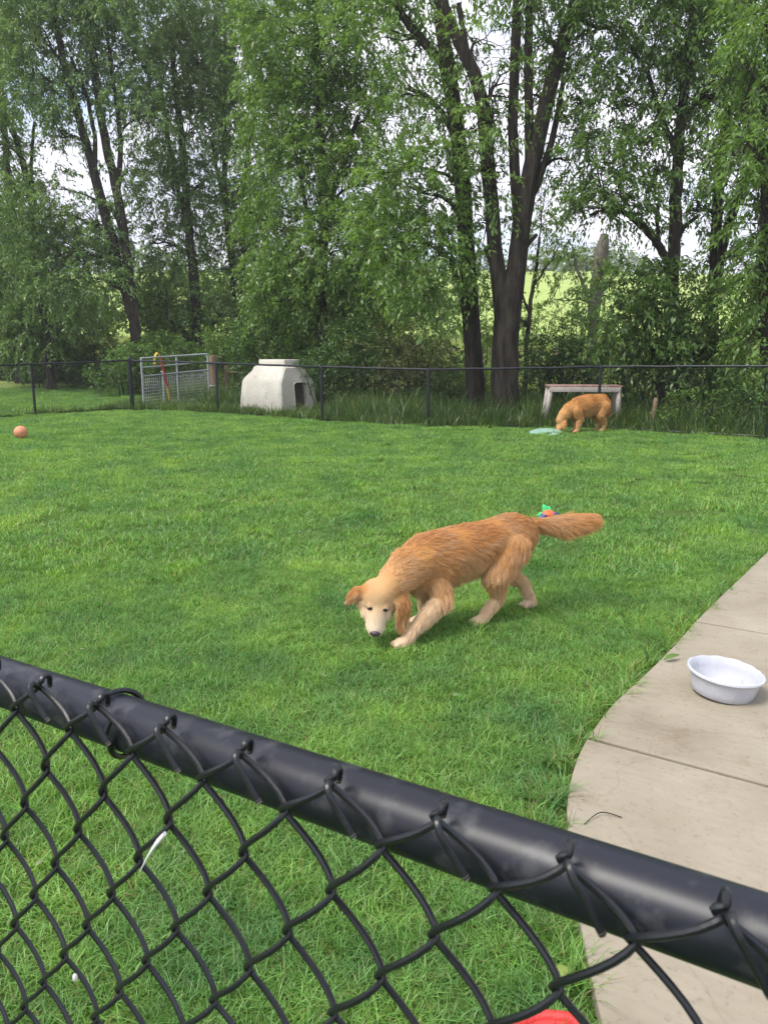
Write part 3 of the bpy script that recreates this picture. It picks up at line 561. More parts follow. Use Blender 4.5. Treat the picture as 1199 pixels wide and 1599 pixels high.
shrub('tall dark bush under the broad leafy tree', 22.5, 580, 500, 60, 60, SH_D, 4, 20, .10)
shrub('dark bush filling the shade past the shelter front', 21, 500, 590, 50, 40, SH_D, 4, 26, .09)
shrub('brown stemmed bush against the foot of the stub limbed tree', 18.6, 700, 610, 40, 35, SH_D, 3, 26, .085)
shrub('pale sapling clump in the meadow gap beside the dead trunk', 27, 900, 480, 40, 30, SH_Y, 3, 5, .10)
shrub('pale brush in the meadow between forked trunk and dead trunk', 30, 835, 500, 40, 25, SH_Y, 3, 5, .11)
shrub('pale brush seen between the two large trunks', 28, 760, 500, 35, 60, SH_Y, 3, 12, .11)
shrub('dense hedge bush by the mown strip, under the thin leaning tree', 30.5, 60, 500, 75, 55, SH_M, 5, 18, .12)
shrub('dark leafy bush under the drooping tree', 18.0, 975, 585, 45, 50, SH_D, 4, 28, .085)
for lab, Yd, px_, py_, rx_, ry_ in (('pale back hedge bush behind the thin leaning tree', 38, 90, 480, 90, 55), ('pale back hedge bush behind the slim tree', 37, 235, 470, 80, 55), ('tall back hedge bush behind the forked slim tree', 39, 345, 455, 80, 60),
        ('back hedge bush behind the white shelter', 36, 450, 470, 80, 55), ('back hedge bush behind the broad leafy tree', 35, 560, 470, 80, 60), ('back hedge bush behind the stub limbed tree', 37, 665, 470, 55, 60), ('back hedge bush far beyond the mown strip corner', 40, 10, 470, 80, 60)):
    shrub(lab, Yd, px_, py_, rx_, ry_, ((.10, .19, .04), (.23, .36, .09)), 5, 11, .15)  # bright yellow green puts sunlight on this brush into the leaf colour
# far hedgerow trees on the ridge
for k, (px, Yd, hm, wm, lab) in enumerate([(560, 150, 5, 6, 'distant hedgerow tree on the ridge, behind the leafy tree'), (850, 155, 4.5, 7, 'distant round hedgerow tree on the ridge seen right of the forked trunk'), (885, 160, 4, 6, 'distant hedgerow tree on the ridge above the conifer shaped bush'),
        (915, 150, 5, 6, 'distant hedgerow tree on the ridge beside the dead trunk'), (965, 158, 5.5, 7, 'distant hedgerow tree on the ridge between dead trunk and drooping tree'), (430, 150, 5, 7, 'distant hedgerow tree on the ridge beyond the white shelter'), (240, 155, 6, 8, 'distant hedgerow tree on the ridge beyond the galvanised gate'), (760, 156, 4, 6, 'distant low hedgerow tree seen between the two large trunks')]):
    w = W(px, 440, Yd); bz = float(H(w.x, Yd))
    lab = lab.replace('seen right of', 'past')
    plant('distant_tree', lab, 'tree', [[(w.x, Yd, bz - .1, .25), (w.x, Yd, bz + hm * .7, .1)]], [(w.x, Yd, bz + hm * .5, wm * .5, wm * .4, hm * .45, .5), (w.x + wm * .35, Yd, bz + hm * .35, wm * .35, wm * .3, hm * .35, .5), (w.x - wm * .35, Yd, bz + hm * .38, wm * .35, wm * .3, hm * .35, .5)],
          (w.x, Yd, bz), ((.13, .22, .06), (.22, .32, .11)), M['bark'], M['leaf'], group='distant hedgerow trees on the ridge', lsize=.7, dens=6, nleaf=10, twig=(.6, 1.2), sides=5)

# ------------------------------------------------------------------ back chain link fence
def fence_mesh_np(a, b, z0, za, zb, p=.032, r=.0017):
    """zigzag wires between two posts, three sided tubes"""
    a, b = np.array(a, float), np.array(b, float); L = np.linalg.norm(b - a); d = (b - a) / L; nrm = np.array([d[1], -d[0]])
    k = np.arange(int(L / p)); nz_ = int(1.05 / p) + 1; j = np.arange(nz_ + 1)
    K, J = np.meshgrid(k, j, indexing='ij'); right = ((J + K) % 2 == 0)
    s = K * p + np.where(right, p * 1.04, -.04 * p); top = za + (zb - za) * (s / L)
    z = top - (top - z0) * J / nz_; off_ = np.where(right, .002, -.002)
    C = np.stack([a[0] + d[0] * s + nrm[0] * off_, a[1] + d[1] * s + nrm[1] * off_, z], -1)
    ang = np.arange(3) * 2 * math.pi / 3; ring = r * (np.cos(ang)[:, None] * np.array([d[0], d[1], 0]) * 1.3 + np.sin(ang)[:, None] * np.array([nrm[0], nrm[1], 0]))
    V = C[:, :, None, :] + ring; nk, nj = len(k), len(j)
    idx = (np.arange(nk)[:, None, None] * nj + np.arange(nj - 1)[None, :, None]) * 3 + np.arange(3)[None, None, :]; i2 = (np.arange(nk)[:, None, None] * nj + np.arange(nj - 1)[None, :, None]) * 3 + ((np.arange(3) + 1) % 3)[None, None, :]
    return V.reshape(-1, 3), np.stack([idx, i2, i2 + 3, idx + 3], -1).reshape(-1, 4)
back = empty('chain_link_fence', (-6.49, 20.0, 0)); tag(back, 'low black chain link fence closing the back of the yard', 'fence'); BO = np.array([-6.49, 20.0, 0])
for k, (x, y, z) in enumerate(FP):
    corner = (k == 2); r_ = .052 if corner else .030
    MB().tube([(x - BO[0], y - BO[1], -.2), (x - BO[0], y - BO[1], z + (.03 if corner else -.01))], r_, 12).build('post', M['black_vinyl'], back)
    if corner: MB().lathe([(.0, .075), (.02, .072), (.045, .055), (.058, .03), (.058, .0)][::-1], 14, Matrix.Translation((x - BO[0], y - BO[1], z + .02))).build('post_cap', M['black_vinyl'], back)
    else: MB().lathe([(.034, -.05), (.036, .0), (.03, .03), (.012, .04)], 12, Matrix.Translation((x - BO[0], y - BO[1], z - .0))).build('post_cap', M['black_vinyl'], back)
mv = MB()
for (x0, y0, z0), (x1, y1, z1) in zip(FP, FP[1:]):
    a = np.array([x0, y0, z0]) - BO; b = np.array([x1, y1, z1]) - BO; t = np.linspace(0, 1, 9)[:, None]; P = a + (b - a) * t; P[:, 2] += rng.normal(0, .004, 9)
    MB().tube(P, .022, 10).build('top_rail', M['black_vinyl'], back)
    P = a + (b - a) * t; P[:, 2] = .045 + rng.normal(0, .008, 9); MB().tube(P, .012, 6).build('bottom_wire', M['black_vinyl'], back)
    V, q = fence_mesh_np(a[:2], b[:2], .03, z0 - .015, z1 - .015); mv.add(V, quads=q)
mo = link('wire_mesh', mv.mesh('wire_mesh'), M['black_wire'], back); mo['kind'] = 'stuff'

# ------------------------------------------------------------------ near chain link fence (just below the camera)
NP0 = np.array([-.296, .5534]); ND = np.array([.84198, -.53951]); NN = np.array([-.53951, -.84198])
def fpt(s, off=0.0, z=0.0): return np.array([*(NP0 + ND * s + NN * off), z])
near = empty('chain_link_fence', (*fpt(.25)[:2], 0)); tag(near, 'black coated chain link fence with a thick scuffed rail and a feather caught on it', 'fence'); NO = np.array([*fpt(.25)[:2], 0])
RZ = lambda s: 1.203 + .017 * (s / .533)
RR_ = .0178
ss = np.linspace(-1.15, 1.25, 25); P = [fpt(s, 0, RZ(s)) - NO for s in ss]
MB().tube(P, RR_, 40).build('top_rail', M['black_vinyl'], near)
for s in (-1.15, 1.25):
    po_ = fpt(s, 0, 0) - NO; MB().tube([po_ + np.array([0, 0, -.2]), po_ + np.array([0, 0, RZ(s) + .03])], .03, 20).build('post', M['black_vinyl'], near)
    MB().lathe([(.034, -.04), (.036, .0), (.03, .03), (.012, .04)], 20, Matrix.Translation(Vector(po_ + np.array([0, 0, RZ(s) + .02])))).build('post_cap', M['black_vinyl'], near)
p_, pz, WR, S0, ZT = .0305, .0375, .00186, .304, 1.2115
def picket(k):
    """one flattened spiral wire; k counts half diamonds along the fence; its two sides lie at S0+k*p and S0+(k+1)*p"""
    xl, xr = S0 + k * p_, S0 + (k + 1) * p_; e = .0021; pts = []
    par = k % 2        # row 1 bends: crossing at S0 + even*p
    tip_right = (k % 2 == 0)
    nb_ = int((ZT - .05) / pz)
    zt0 = lambda s: ZT + .025 + .006 * (s - S0) / .2
    rows = [(-1, tip_right)] + [(j, (not tip_right) if j % 2 == 0 else tip_right) for j in range(nb_)]
    def pos(j, right):
        s = (xr + e) if right else (xl - e)
        return s, (zt0(s) if j < 0 else ZT + .006 * (s - S0) / .2 - j * pz)
    nseg = 8
    for (j0, r0), (j1, r1) in zip(rows, rows[1:]):
        sa, za = pos(j0, r0); sb, zb = pos(j1, r1); front = r0 and not r1
        first = (j0 == -1); jit = random.uniform(.9, 1.1); sj = random.uniform(-.0006, .0006)
        for u in np.arange(nseg) / nseg:
            if j0 >= 0 and u == 0: sm = 0.0
            else: sm = u
            us = .5 - .5 * math.cos(math.pi * sm); us = .35 * us + .65 * sm
            dpt = .0058 * jit * math.sin(math.pi * u) ** .75 if u > 0 else 0
            if first and u == 0: dpt = .0015
            pts.append(fpt(sa + (sb - sa) * us + sj * math.sin(math.pi * u), .0245 + (dpt if front else -dpt * .75), za + (zb - za) * sm))
    # knuckle: the wire end is bent over at the tip and turned down along its partner
    T = pts[0]; along = np.array([ND[0], ND[1], 0]); outn = np.array([NN[0], NN[1], 0]); upv = np.array([0, 0, 1.0])
    if tip_right:
        hook = [T + along * .0018 + upv * .0035 + outn * .0035, T + along * .003 + upv * .0045 + outn * .0065, T + along * .0055 + upv * .001 + outn * .0085, T + along * .011 - upv * .008 + outn * .0075, T + along * .018 - upv * .018 + outn * .0062 + upv * random.uniform(-.003, .002)]
    else:
        hook = [T + along * .0035 + upv * .0025 - outn * .0005, T + along * .0035 + upv * .0048 - outn * .002, T + along * .0030 + upv * .0052 - outn * .0052, T + along * .0022 + upv * .0025 - outn * .0078, T + along * .0010 - upv * .004 - outn * .0080]
    return [h - NO for h in hook[::-1]] + [q - NO for q in pts]
def smooth_path(P, sub=2):
    P = np.array(P); n = len(P); t = np.linspace(0, n - 1, (n - 1) * sub + 1); i = np.clip(t.astype(int), 0, n - 2); u = (t - i)[:, None]
    p0 = P[np.clip(i - 1, 0, n - 1)]; p1 = P[i]; p2 = P[i + 1]; p3 = P[np.clip(i + 2, 0, n - 1)]
    return .5 * ((2 * p1) + (-p0 + p2) * u + (2 * p0 - 5 * p1 + 4 * p2 - p3) * u * u + (-p0 + 3 * p1 - 3 * p2 + p3) * u ** 3)
for k in range(-22, 15):
    pts = picket(k); hp = smooth_path(pts[:7], 4); pth = np.concatenate([hp[:-1], np.array(pts[6:])])
    mb = MB().tube(pth, WR, 8); w_o = mb.build('wire', M['black_wire'], near)
    end = pts[0] if True else None; dvec = (np.array(pts[0]) - np.array(pts[1])); dvec = dvec / np.linalg.norm(dvec)
    MB().tube([np.array(pts[0]) - dvec * .0012, np.array(pts[0]) + dvec * .0007], [WR * 1.03, WR * .8], 8).build('cut_end', M['cut_steel'], w_o)
# wire tie that clips the mesh to the rail
a = np.linspace(-1.2, 2 * math.pi - 1.5, 30); s0 = .140; tie = []
for t in a:
    rr = RR_ + .0026 + (.004 if t > 2 * math.pi - 2.2 else 0)
    tie.append(fpt(s0 + .004 * t, rr * math.cos(t + 2.2) * 1.0, RZ(s0) + rr * math.sin(t + 2.2)) - NO)
MB().tube(smooth_path(tie, 2), .0019, 8).build('wire_tie', M['black_wire'], near)

# ------------------------------------------------------------------ galvanised gate, leaning open behind the corner post
def seg(a, b, r, n=10): return MB().tube([a, b], r, n)
ga = Vector((-6.42, 20.75, 0)); gb = Vector((-5.30, 23.6, 0)); gd = gb - ga; gl = gd.length; gu = gd.normalized()
gate = empty('farm_gate', ga); tag(gate, 'galvanised tube farm gate with wire mesh infill, standing open in grass', 'gate')
def gp_(t, z): v = gu * (gl * t); return (v.x, v.y, z)
ztop = lambda t: 1.30 + .11 * t
for name, f in (('top_bar', ztop), ('bar', lambda t: ztop(t) - .24), ('bar', lambda t: ztop(t) - .47), ('bottom_bar', lambda t: .05 + .04 * t)):
    seg(gp_(0, f(0)), gp_(1, f(1)), .026 if 'top' in name or 'bottom' in name else .021).build(name, M['galvanised'], gate)
for t in (0, .5, 1): seg(gp_(t, .03), gp_(t, ztop(t) + .01), .026).build('upright', M['galvanised'], gate)
wm = MB()
for t in np.linspace(.02, .98, 36): wm.tube([gp_(t, .06), gp_(t, ztop(t) - .47)], .0042, 4)
for z in np.linspace(.1, .75, 9): wm.tube([gp_(0, z), gp_(1, z + .06)], .0042, 4)
wmo = link('wire_infill', wm.mesh('wire_infill'), M['galvanised'], gate); wmo['kind'] = 'stuff'
seg(gp_(.04, ztop(0) - .47), gp_(.0, ztop(0) - .36), .02).build('gusset', M['galvanised'], gate)

M['strap_red'] = surf('strap_red', (.42, .05, .02), (.55, .09, .04), 20, .6, .2, 80)
M['strap_yellow'] = surf('strap_yellow', (.62, .38, .03), (.75, .50, .08), 20, .6, .2, 80)
sr = empty('strap', ga + Vector(gp_(.25, 0)) + Vector((-.03, -.06, 0))); tag(sr, 'red strap with yellow ends hooked over the galvanised gate top bar', 'strap')
def rel(t, z, dx=0, dy=0): a_ = gu * (gl * (t - .25)); return (a_.x + dx, a_.y + dy, z)
MB().tube(smooth_path([rel(.22, 1.14, -.02), rel(.22, 1.30, -.02), rel(.235, 1.42, 0), rel(.26, 1.43), rel(.285, 1.34)], 4), .028, 8, flat=.5).build('top_hook', M['strap_yellow'], sr)
MB().tube(smooth_path([rel(.285, 1.35), rel(.31, 1.15, 0, -.03), rel(.34, .85, 0, -.05), rel(.375, .5, 0, -.06)], 4), .034, 8, flat=.5).build('webbing', M['strap_red'], sr)
MB().tube(smooth_path([rel(.37, .54, 0, -.06), rel(.385, .36, 0, -.07), rel(.40, .13, .0, -.08), rel(.41, .03, .0, -.09)], 4), .024, 8, flat=.5).build('tail_end', M['strap_yellow'], sr)
pv = empty('picket_stake', ga + Vector(gp_(.24, 0)) + Vector((.03, .16, 0))); tag(pv, 'slim pale metal stake standing behind the galvanised gate', 'stake')
seg((0, 0, -.1), (.02, 0, .98), .018, 8).build('shaft', M['galvanised'], pv); seg((-.05, 0, .93), (.07, 0, .95), .012, 8).build('cross_hook', M['galvanised'], pv)

wp = empty('wooden_post', (-5.22, 23.95, 0)); tag(wp, 'weathered round wooden gate post beside the galvanised gate', 'post')
MB().tube([(0, 0, -.3), (.01, 0, .5), (0, .01, 1.0), (.01, 0, 1.36)], [.135, .13, .125, .12], 12).build('shaft', M['wood'], wp)
for z in (.45, 1.15): MB().tube([(-.17, -.02, z), (-.1, -.13, z), (.04, -.14, z), (.15, -.05, z)], .018, 6).build('hinge_strap', M['galvanised'], wp)
# old field fence running off behind the shelter and across the meadow
def rail_fence(label, pts, hgt, wires, r=.07):
    rt = empty('field_fence', (pts[0][0], pts[0][1], float(H(*pts[0])))); tag(rt, label, 'fence'); o_ = np.array([pts[0][0], pts[0][1], float(H(*pts[0]))])
    for (x, y) in pts:
        z = float(H(x, y)); MB().tube([np.array([x, y, z - .2]) - o_, np.array([x + .02, y, z + hgt]) - o_], [r, r * .9], 8).build('post', M['wood'], rt)
    for (x0, y0), (x1, y1) in zip(pts, pts[1:]):
        for w_ in wires: MB().tube([np.array([x0, y0, float(H(x0, y0)) + w_]) - o_, np.array([x1, y1, float(H(x1, y1)) + w_]) - o_], r * .55, 6).build('rail', M['wood'], rt)
rail_fence('old wooden rail fence crossing the meadow behind the large trunks', [(1.0, 40.5), (3.4, 40), (6.0, 39.6), (8.6, 39.2), (11.2, 39), (13.8, 38.6)], 1.35, (.55, 1.1), .07)
rail_fence('low wooden rail fence behind the white shelter', [(-4.9, 24.2), (-2.9, 24.6), (-.9, 24.9), (1.2, 25.2)], 1.05, (.4, .85), .06)

# ------------------------------------------------------------------ white plastic animal shelter
sh = empty('animal_shelter', W(436, 640, 19.3).to_2d().to_3d(), math.radians(-40)); tag(sh, 'white ribbed plastic animal shelter with dark doorway and flat roof vent', 'shelter')
prof = [(-.62, 0), (-.60, .30), (-.565, .74), (-.53, .82), (-.34, 1.08), (-.27, 1.12), (.27, 1.12), (.34, 1.08), (.53, .82), (.565, .74), (.60, .30), (.62, 0)]
def ring(x, sc, zs=1.0): return [(x, sc * py, zs * pz_) for py, pz_ in prof]
rows = []
xs_ = [-.80, -.77, -.55, -.545, -.50, -.495, -.10, -.095, -.05, -.045, .32, .325, .37, .375, .66, .72, .76]
for x in xs_:
    rib = 1.0 if (-.55 <= x <= -.5 or -.1 <= x <= -.045 or .32 <= x <= .375) else 1.018
    end_ = .93 if x in (-.80, .76) else (1.0 if x in (-.77, .72) else rib)
    rows.append(ring(x + (.0), end_, .97 if x in (-.80, .76) else rib))
V = np.array(rows).reshape(-1, 3); nr = len(prof)
# lean the end walls in towards the top
V[:, 0] -= np.sign(V[:, 0]) * np.where(np.abs(V[:, 0]) > .6, .10 * V[:, 2] + np.maximum(0, V[:, 2] - .8) * np.where(V[:, 0] < 0, .75, .25), 0)
q = [(i * nr + j, i * nr + j + 1, (i + 1) * nr + j + 1, (i + 1) * nr + j) for i in range(len(xs_) - 1) for j in range(nr - 1)]
b_ = MB().add(V, quads=q, ngons=[list(range(nr))])
# front wall with doorway opening (front is +x)
fr = (len(xs_) - 1) * nr; fx = lambda z: .76 - .10 * z
dz, dw, dc = .74, .20, .06
door = [(dc - dw, 0), (dc - dw, dz - .05), (dc - dw + .06, dz), (dc + dw - .06, dz), (dc + dw, dz - .05), (dc + dw, 0)]
F0 = V[fr:fr + nr]; D0 = np.array([(fx(z), y, z) for y, z in door]); allv = np.concatenate([F0, D0]); o_ = nr
fb = MB().add(allv, ngons=[[0, 1, 2, o_ + 1, o_ + 0], [2, 3, 4, 5, o_ + 2, o_ + 1], [5, 6, o_ + 3, o_ + 2], [6, 7, 8, 9, o_ + 4, o_ + 3], [9, 10, 11, o_ + 5, o_ + 4]])
b_.build('shell', M['white_plastic'], sh, smooth=False); fb.build('front_wall', M['white_plastic'], sh, smooth=False)
D1 = D0 + np.array([-.10, 0, 0]); jb = MB().add(np.concatenate([D0 + [.012, 0, 0], D1]), quads=[(i, i + 1, 6 + i + 1, 6 + i) for i in range(5)]); jb.build('door_jamb', M['white_plastic'], sh, smooth=False)
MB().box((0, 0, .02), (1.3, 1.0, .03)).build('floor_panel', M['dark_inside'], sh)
MB().box((.04, 0, 1.20), (.92, .50, .17), bev=.015).build('roof_vent', M['white_plastic'], sh)
MB().tube([(-.86, -.62, .03), (.80, -.62, .03)], .03, 8).build('base_rim', M['white_plastic'], sh)
# creeper over the shelter's shoulder
cw = sh.location; cm = Matrix.Rotation(math.radians(-40), 3, 'Z')
lob = []
for lx, ly, lz, rr in ((.62, .30, 1.0, .16), (.68, .36, .82, .13), (.60, .22, 1.08, .14), (.70, .42, .66, .1)):
    v = cm @ Vector((lx, ly, lz)); lob.append((cw.x + v.x, cw.y + v.y, lz, rr, rr, rr, 2.0))
v0 = cm @ Vector((.85, .5, 0)); v1 = cm @ Vector((.64, .3, .95))
plant('creeper', 'green creeper climbing over the front corner of the white shelter', 'plant', [[(cw.x + v0.x, cw.y + v0.y, 0, .012), (cw.x + v1.x, cw.y + v1.y, .95, .008)]], lob, (cw.x + v0.x, cw.y + v0.y, 0), SH_D, M['bark'], M['shrub_leaf'], lsize=.07, dens=60, nleaf=12, twig=(.08, .2), names=('stem', 'foliage', 'twigs'), sides=5, root_flare=False)

# ------------------------------------------------------------------ red topped bench and stake behind the fence
bn = empty('bench', (4.02, 15.75, 0), math.radians(-4)); tag(bn, 'old bench with red plank top and whitish legs behind the fence', 'bench')
for k in range(3): MB().box((0, -.17 + .17 * k, .79), (1.46, .155, .04), bev=.006).build('plank', M['wood_red'], bn)
MB().box((0, -.235, .725), (1.40, .03, .095), bev=.004).build('apron', M['wood_white'], bn); MB().box((0, .235, .725), (1.40, .03, .095), bev=.004).build('apron', M['wood_white'], bn)
for sx, tilt in ((-1, .10), (1, .05)):
    for sy in (-1, 1):
        MB().tube([(sx * .66 - sx * .0 - tilt * .4 * (1 if sx < 0 else -1) * -sx * 0, sy * .19, .77), (sx * .66 + sx * tilt, sy * .2, -.03)], [.056, .05], 4).build('leg', M['wood_white'], bn, smooth=False)
sk = empty('wooden_stake', (5.18, 14.95, 0)); tag(sk, 'short grey wooden stake stuck in the grass past the red topped bench', 'stake')
MB().tube([(0, 0, -.1), (.03, 0, .25), (.05, 0, .56), (.052, 0, .60)], [.05, .048, .045, .02], 6).build('shaft', M['wood'], sk, smooth=False)

# ------------------------------------------------------------------ toys and bowl
m, n, l, o = new_mat('basketball'); b = n.new('ShaderNodeBsdfPrincipled'); l.new(b.outputs[0], o.inputs[0]); t = n.new('ShaderNodeTexCoord'); v = n.new('ShaderNodeTexNoise'); v.inputs['Scale'].default_value = 120; l.new(t.outputs['Object'], v.inputs['Vector'])
nn = noise(n, l, 5, 4, t.outputs['Object']); rr_ = ramp(n, [(.3, (.60, .235, .12)), (.7, (.70, .30, .16))]); l.new(nn.outputs['Fac'], rr_.inputs['Fac']); l.new(rr_.outputs['Color'], b.inputs['Base Color'])
bp = n.new('ShaderNodeBump'); bp.inputs['Strength'].default_value = .4; bp.inputs['Distance'].default_value = .002; l.new(v.outputs['Fac'], bp.inputs['Height']); l.new(bp.outputs['Normal'], b.inputs['Normal']); b.inputs['Roughness'].default_value = .7
M['ball'] = m
bc = empty('basketball', (-6.18, 13.1, .01), .7); bc.scale = (.92, .92, .92); tag(bc, 'faded orange basketball lying on the lawn', 'ball')
MB().ellipsoid((0, 0, .12), (.12, .12, .12), nu=32, nv=20).build('cover', M['ball'], bc)
ch_m = surf('ball_seam', (.16, .07, .04), (.22, .09, .05), 10, .7, 0)
for rot in (Matrix.Rotation(0, 3, 'X'), Matrix.Rotation(math.pi / 2, 3, 'X'), Matrix.Rotation(math.pi / 2, 3, 'Y')):
    a = np.linspace(0, 2 * math.pi, 41); MB().tube([(rot @ Vector((.1195 * math.cos(t), .1195 * math.sin(t), 0))) + Vector((0, 0, .12)) for t in a], .0022, 5, cap=False).build('seam', ch_m, bc)

M['disc_green'] = surf('disc_green', (.19, .34, .27), (.26, .42, .34), 12, .45, .05, 40)
fd = empty('flying_disc', (2.92, 13.95, .035)); fd.rotation_euler = (math.radians(7), math.radians(-3), 0); tag(fd, 'pale green flying disc lying on the lawn near the grazing dog', 'flying disc')
MB().lathe([(.001, .022), (.15, .026), (.24, .022), (.285, .006), (.29, -.02), (.28, -.022), (.275, .0), (.23, .012), (.001, .012)], 40).build('shell', M['disc_green'], fd)

T_OR = surf('toy_orange', (.62, .10, .03), (.75, .16, .05), 20, .55, .2, 80); T_GR = surf('toy_green', (.04, .50, .13), (.08, .62, .22), 20, .6, .2, 80); T_BL = surf('toy_navy', (.03, .04, .16), (.06, .07, .25), 20, .6, .2, 80)
ty = empty('dog_toy', (1.42, 6.52, .025), .4); ty.scale = (.88, .88, .8); tag(ty, 'orange dog toy with green and navy fabric flaps on the lawn behind the tail', 'toy')
MB().ellipsoid((0, 0, .06), (.075, .06, .055), nu=20, nv=12).build('ball', T_OR, ty)
for k, (an, ln, zz, mt) in enumerate([(100, .13, .10, T_GR), (60, .10, .14, T_GR), (150, .13, .05, T_GR), (200, .14, .02, T_GR), (215, .17, .03, T_BL), (-15, .15, .04, T_BL), (-45, .13, .02, T_BL), (120, .08, .17, T_GR)]):
    c, s = math.cos(math.radians(an)), math.sin(math.radians(an))
    MB().tube([(c * .03, s * .03 * .6, .06), (c * ln * .6, s * ln * .4, .06 + zz * .5), (c * ln, s * ln * .6, zz)], [.03, .03, .006], 8, flat=.3).build('flap', mt, ty)

M['red_cloth'] = surf('red_cloth', (.50, .025, .025), (.62, .045, .04), 16, .55, .5, 90)
rd = empty('flying_disc', (.34, 1.313, .03)); rd.rotation_euler = (math.radians(14), math.radians(-6), .5); tag(rd, 'red fabric flying disc lying in the grass at the patio edge', 'flying disc')
a = np.linspace(0, 2 * math.pi, 40, endpoint=False)
def rdr(rad, z): return [(rad * (1 + .05 * math.sin(3 * t + 1) + .03 * math.sin(7 * t)) * math.cos(t), rad * (1 + .05 * math.sin(3 * t + 1) + .03 * math.sin(7 * t)) * math.sin(t), z + .008 * math.sin(4 * t) * rad / .1) for t in a]
Vv = np.concatenate([rdr(.004, .02), rdr(.045, .022), rdr(.08, .016)]); nA = 40
MB().add(Vv, quads=[(r * nA + j, r * nA + (j + 1) % nA, (r + 1) * nA + (j + 1) % nA, (r + 1) * nA + j) for r in range(2) for j in range(nA)], ngons=[list(range(nA))[::-1]]).build('cloth', M['red_cloth'], rd)
rim = rdr(.088, .012); MB().tube(rim + rim[:1], .012, 10, cap=False).build('rim', M['red_cloth'], rd)

bw = empty('dog_bowl', (1.425, 3.03, PT)); bw.rotation_euler = (math.radians(2), math.radians(5), .3); tag(bw, 'white plastic dog bowl with fluted sides and chewed rim on the patio', 'bowl')
nb = 72; aa = np.arange(nb) * 2 * math.pi / nb; rows = []
pr = [(.001, .004, 0), (.116, .004, 0), (.122, .010, .3), (.128, .035, 1), (.135, .07, 1), (.139, .088, .3), (.150, .091, 0), (.155, .097, 0), (.153, .104, 0), (.146, .106, 0), (.138, .100, 0), (.130, .07, 0), (.118, .022, 0), (.105, .012, 0), (.001, .011, 0)]
chew = .0016 * np.sin(aa * 13) * (np.cos(aa - 1.1) > .3) + .0012 * np.sin(aa * 3) + .0012 * np.sin(aa * 23) * (np.cos(aa + .6) > .8)
for r_, z_, fl in pr:
    rr2 = r_ + fl * .0012 * np.sign(np.sin(aa * 12)); zz2 = z_ + np.where(z_ > .09, chew, 0) + .004 * (z_ / .1) * np.cos(aa - .5)
    rows.append(np.stack([rr2 * np.cos(aa), rr2 * np.sin(aa), zz2 * np.ones(nb)], -1))
V = np.concatenate(rows); m_ = len(pr)
MB().add(V, quads=[(i * nb + j, i * nb + (j + 1) % nb, (i + 1) * nb + (j + 1) % nb, (i + 1) * nb + j) for i in range(m_ - 1) for j in range(nb)]).build('bowl_wall', M['bowl_plastic'], bw)
m, n, l, o = new_mat('water'); b = n.new('ShaderNodeBsdfPrincipled'); b.inputs['Base Color'].default_value = (.9, .93, .95, 1); b.inputs['Transmission Weight'].default_value = 1; b.inputs['IOR'].default_value = 1.33; b.inputs['Roughness'].default_value = .02; l.new(b.outputs[0], o.inputs[0]); M['water'] = m

# ------------------------------------------------------------------ loose leaves, weeds, a stem, bits caught on the fence
def lone_leaf(label, loc, size, col, rz, tilt=(.1, .1), wid=.5, name='leaf', lobes=0):
    n_ = 8; V = []; 
    for i in range(n_ + 1):
        t = i / n_; w_ = wid * size * math.sin(math.pi * min(1, t * .97 + .02)) ** .8 * .5 * (1 + (.35 * math.sin(t * math.pi * 5) if lobes else 0)); z = .10 * size * math.sin(t * 3) 
        V += [(t * size, -w_, z + .12 * w_), (t * size, 0, z - .05 * size), (t * size, w_, z + .12 * w_)]
    q = [(i * 3 + j, i * 3 + j + 1, (i + 1) * 3 + j + 1, (i + 1) * 3 + j) for i in range(n_) for j in range(2)]
    me = MB().add(V, quads=q).mesh(name); set_col(me, np.tile(np.array(col), (len(V), 1))); o_ = link(name, me, M['leaf'], smooth=True); o_.location = loc; o_.rotation_euler = (tilt[0], tilt[1], rz)
    md = o_.modifiers.new('thickness', 'SOLIDIFY'); md.thickness = .0006
    return tag(o_, label, 'leaf')
gl_ = G(707, 1106); lone_leaf('pale green fallen leaf lying alone on the open lawn', (gl_.x, gl_.y, .055), .045, (.20, .32, .12), .8, wid=.6)
lone_leaf('light green leaf curled on the patio edge by the bowl', (1.30, 3.36, PT + .012), .085, (.16, .30, .06), .35, (.2, -.15), wid=.35)
lone_leaf('green leaf standing in the grass where the patio bends, beside the curled leaf', (1.235, 3.39, .03), .085, (.12, .26, .05), 1.9, (.5, -.8), wid=.45)
gl_ = G(862, 1560); lone_leaf('yellow green leaf by the red flying disc', (gl_.x, gl_.y, .06), .042, (.30, .40, .09), .4, (.3, -.2), wid=.7)
for k in range(14):
    x_, y_ = random.uniform(-1.6, 1.0), random.uniform(1.6, 6.5)
    if on_patio(x_, y_, .2): continue
    lf_ = lone_leaf('small dry leaf scrap lying in the lawn grass', (x_, y_, .038), random.uniform(.02, .035), random.choice([(.30, .24, .12), (.22, .15, .08), (.28, .32, .16)]), random.uniform(0, 6), (random.uniform(-.4, .4), random.uniform(-.4, .4)), wid=.55)
    lf_['group'] = 'leaf scraps scattered on the lawn'
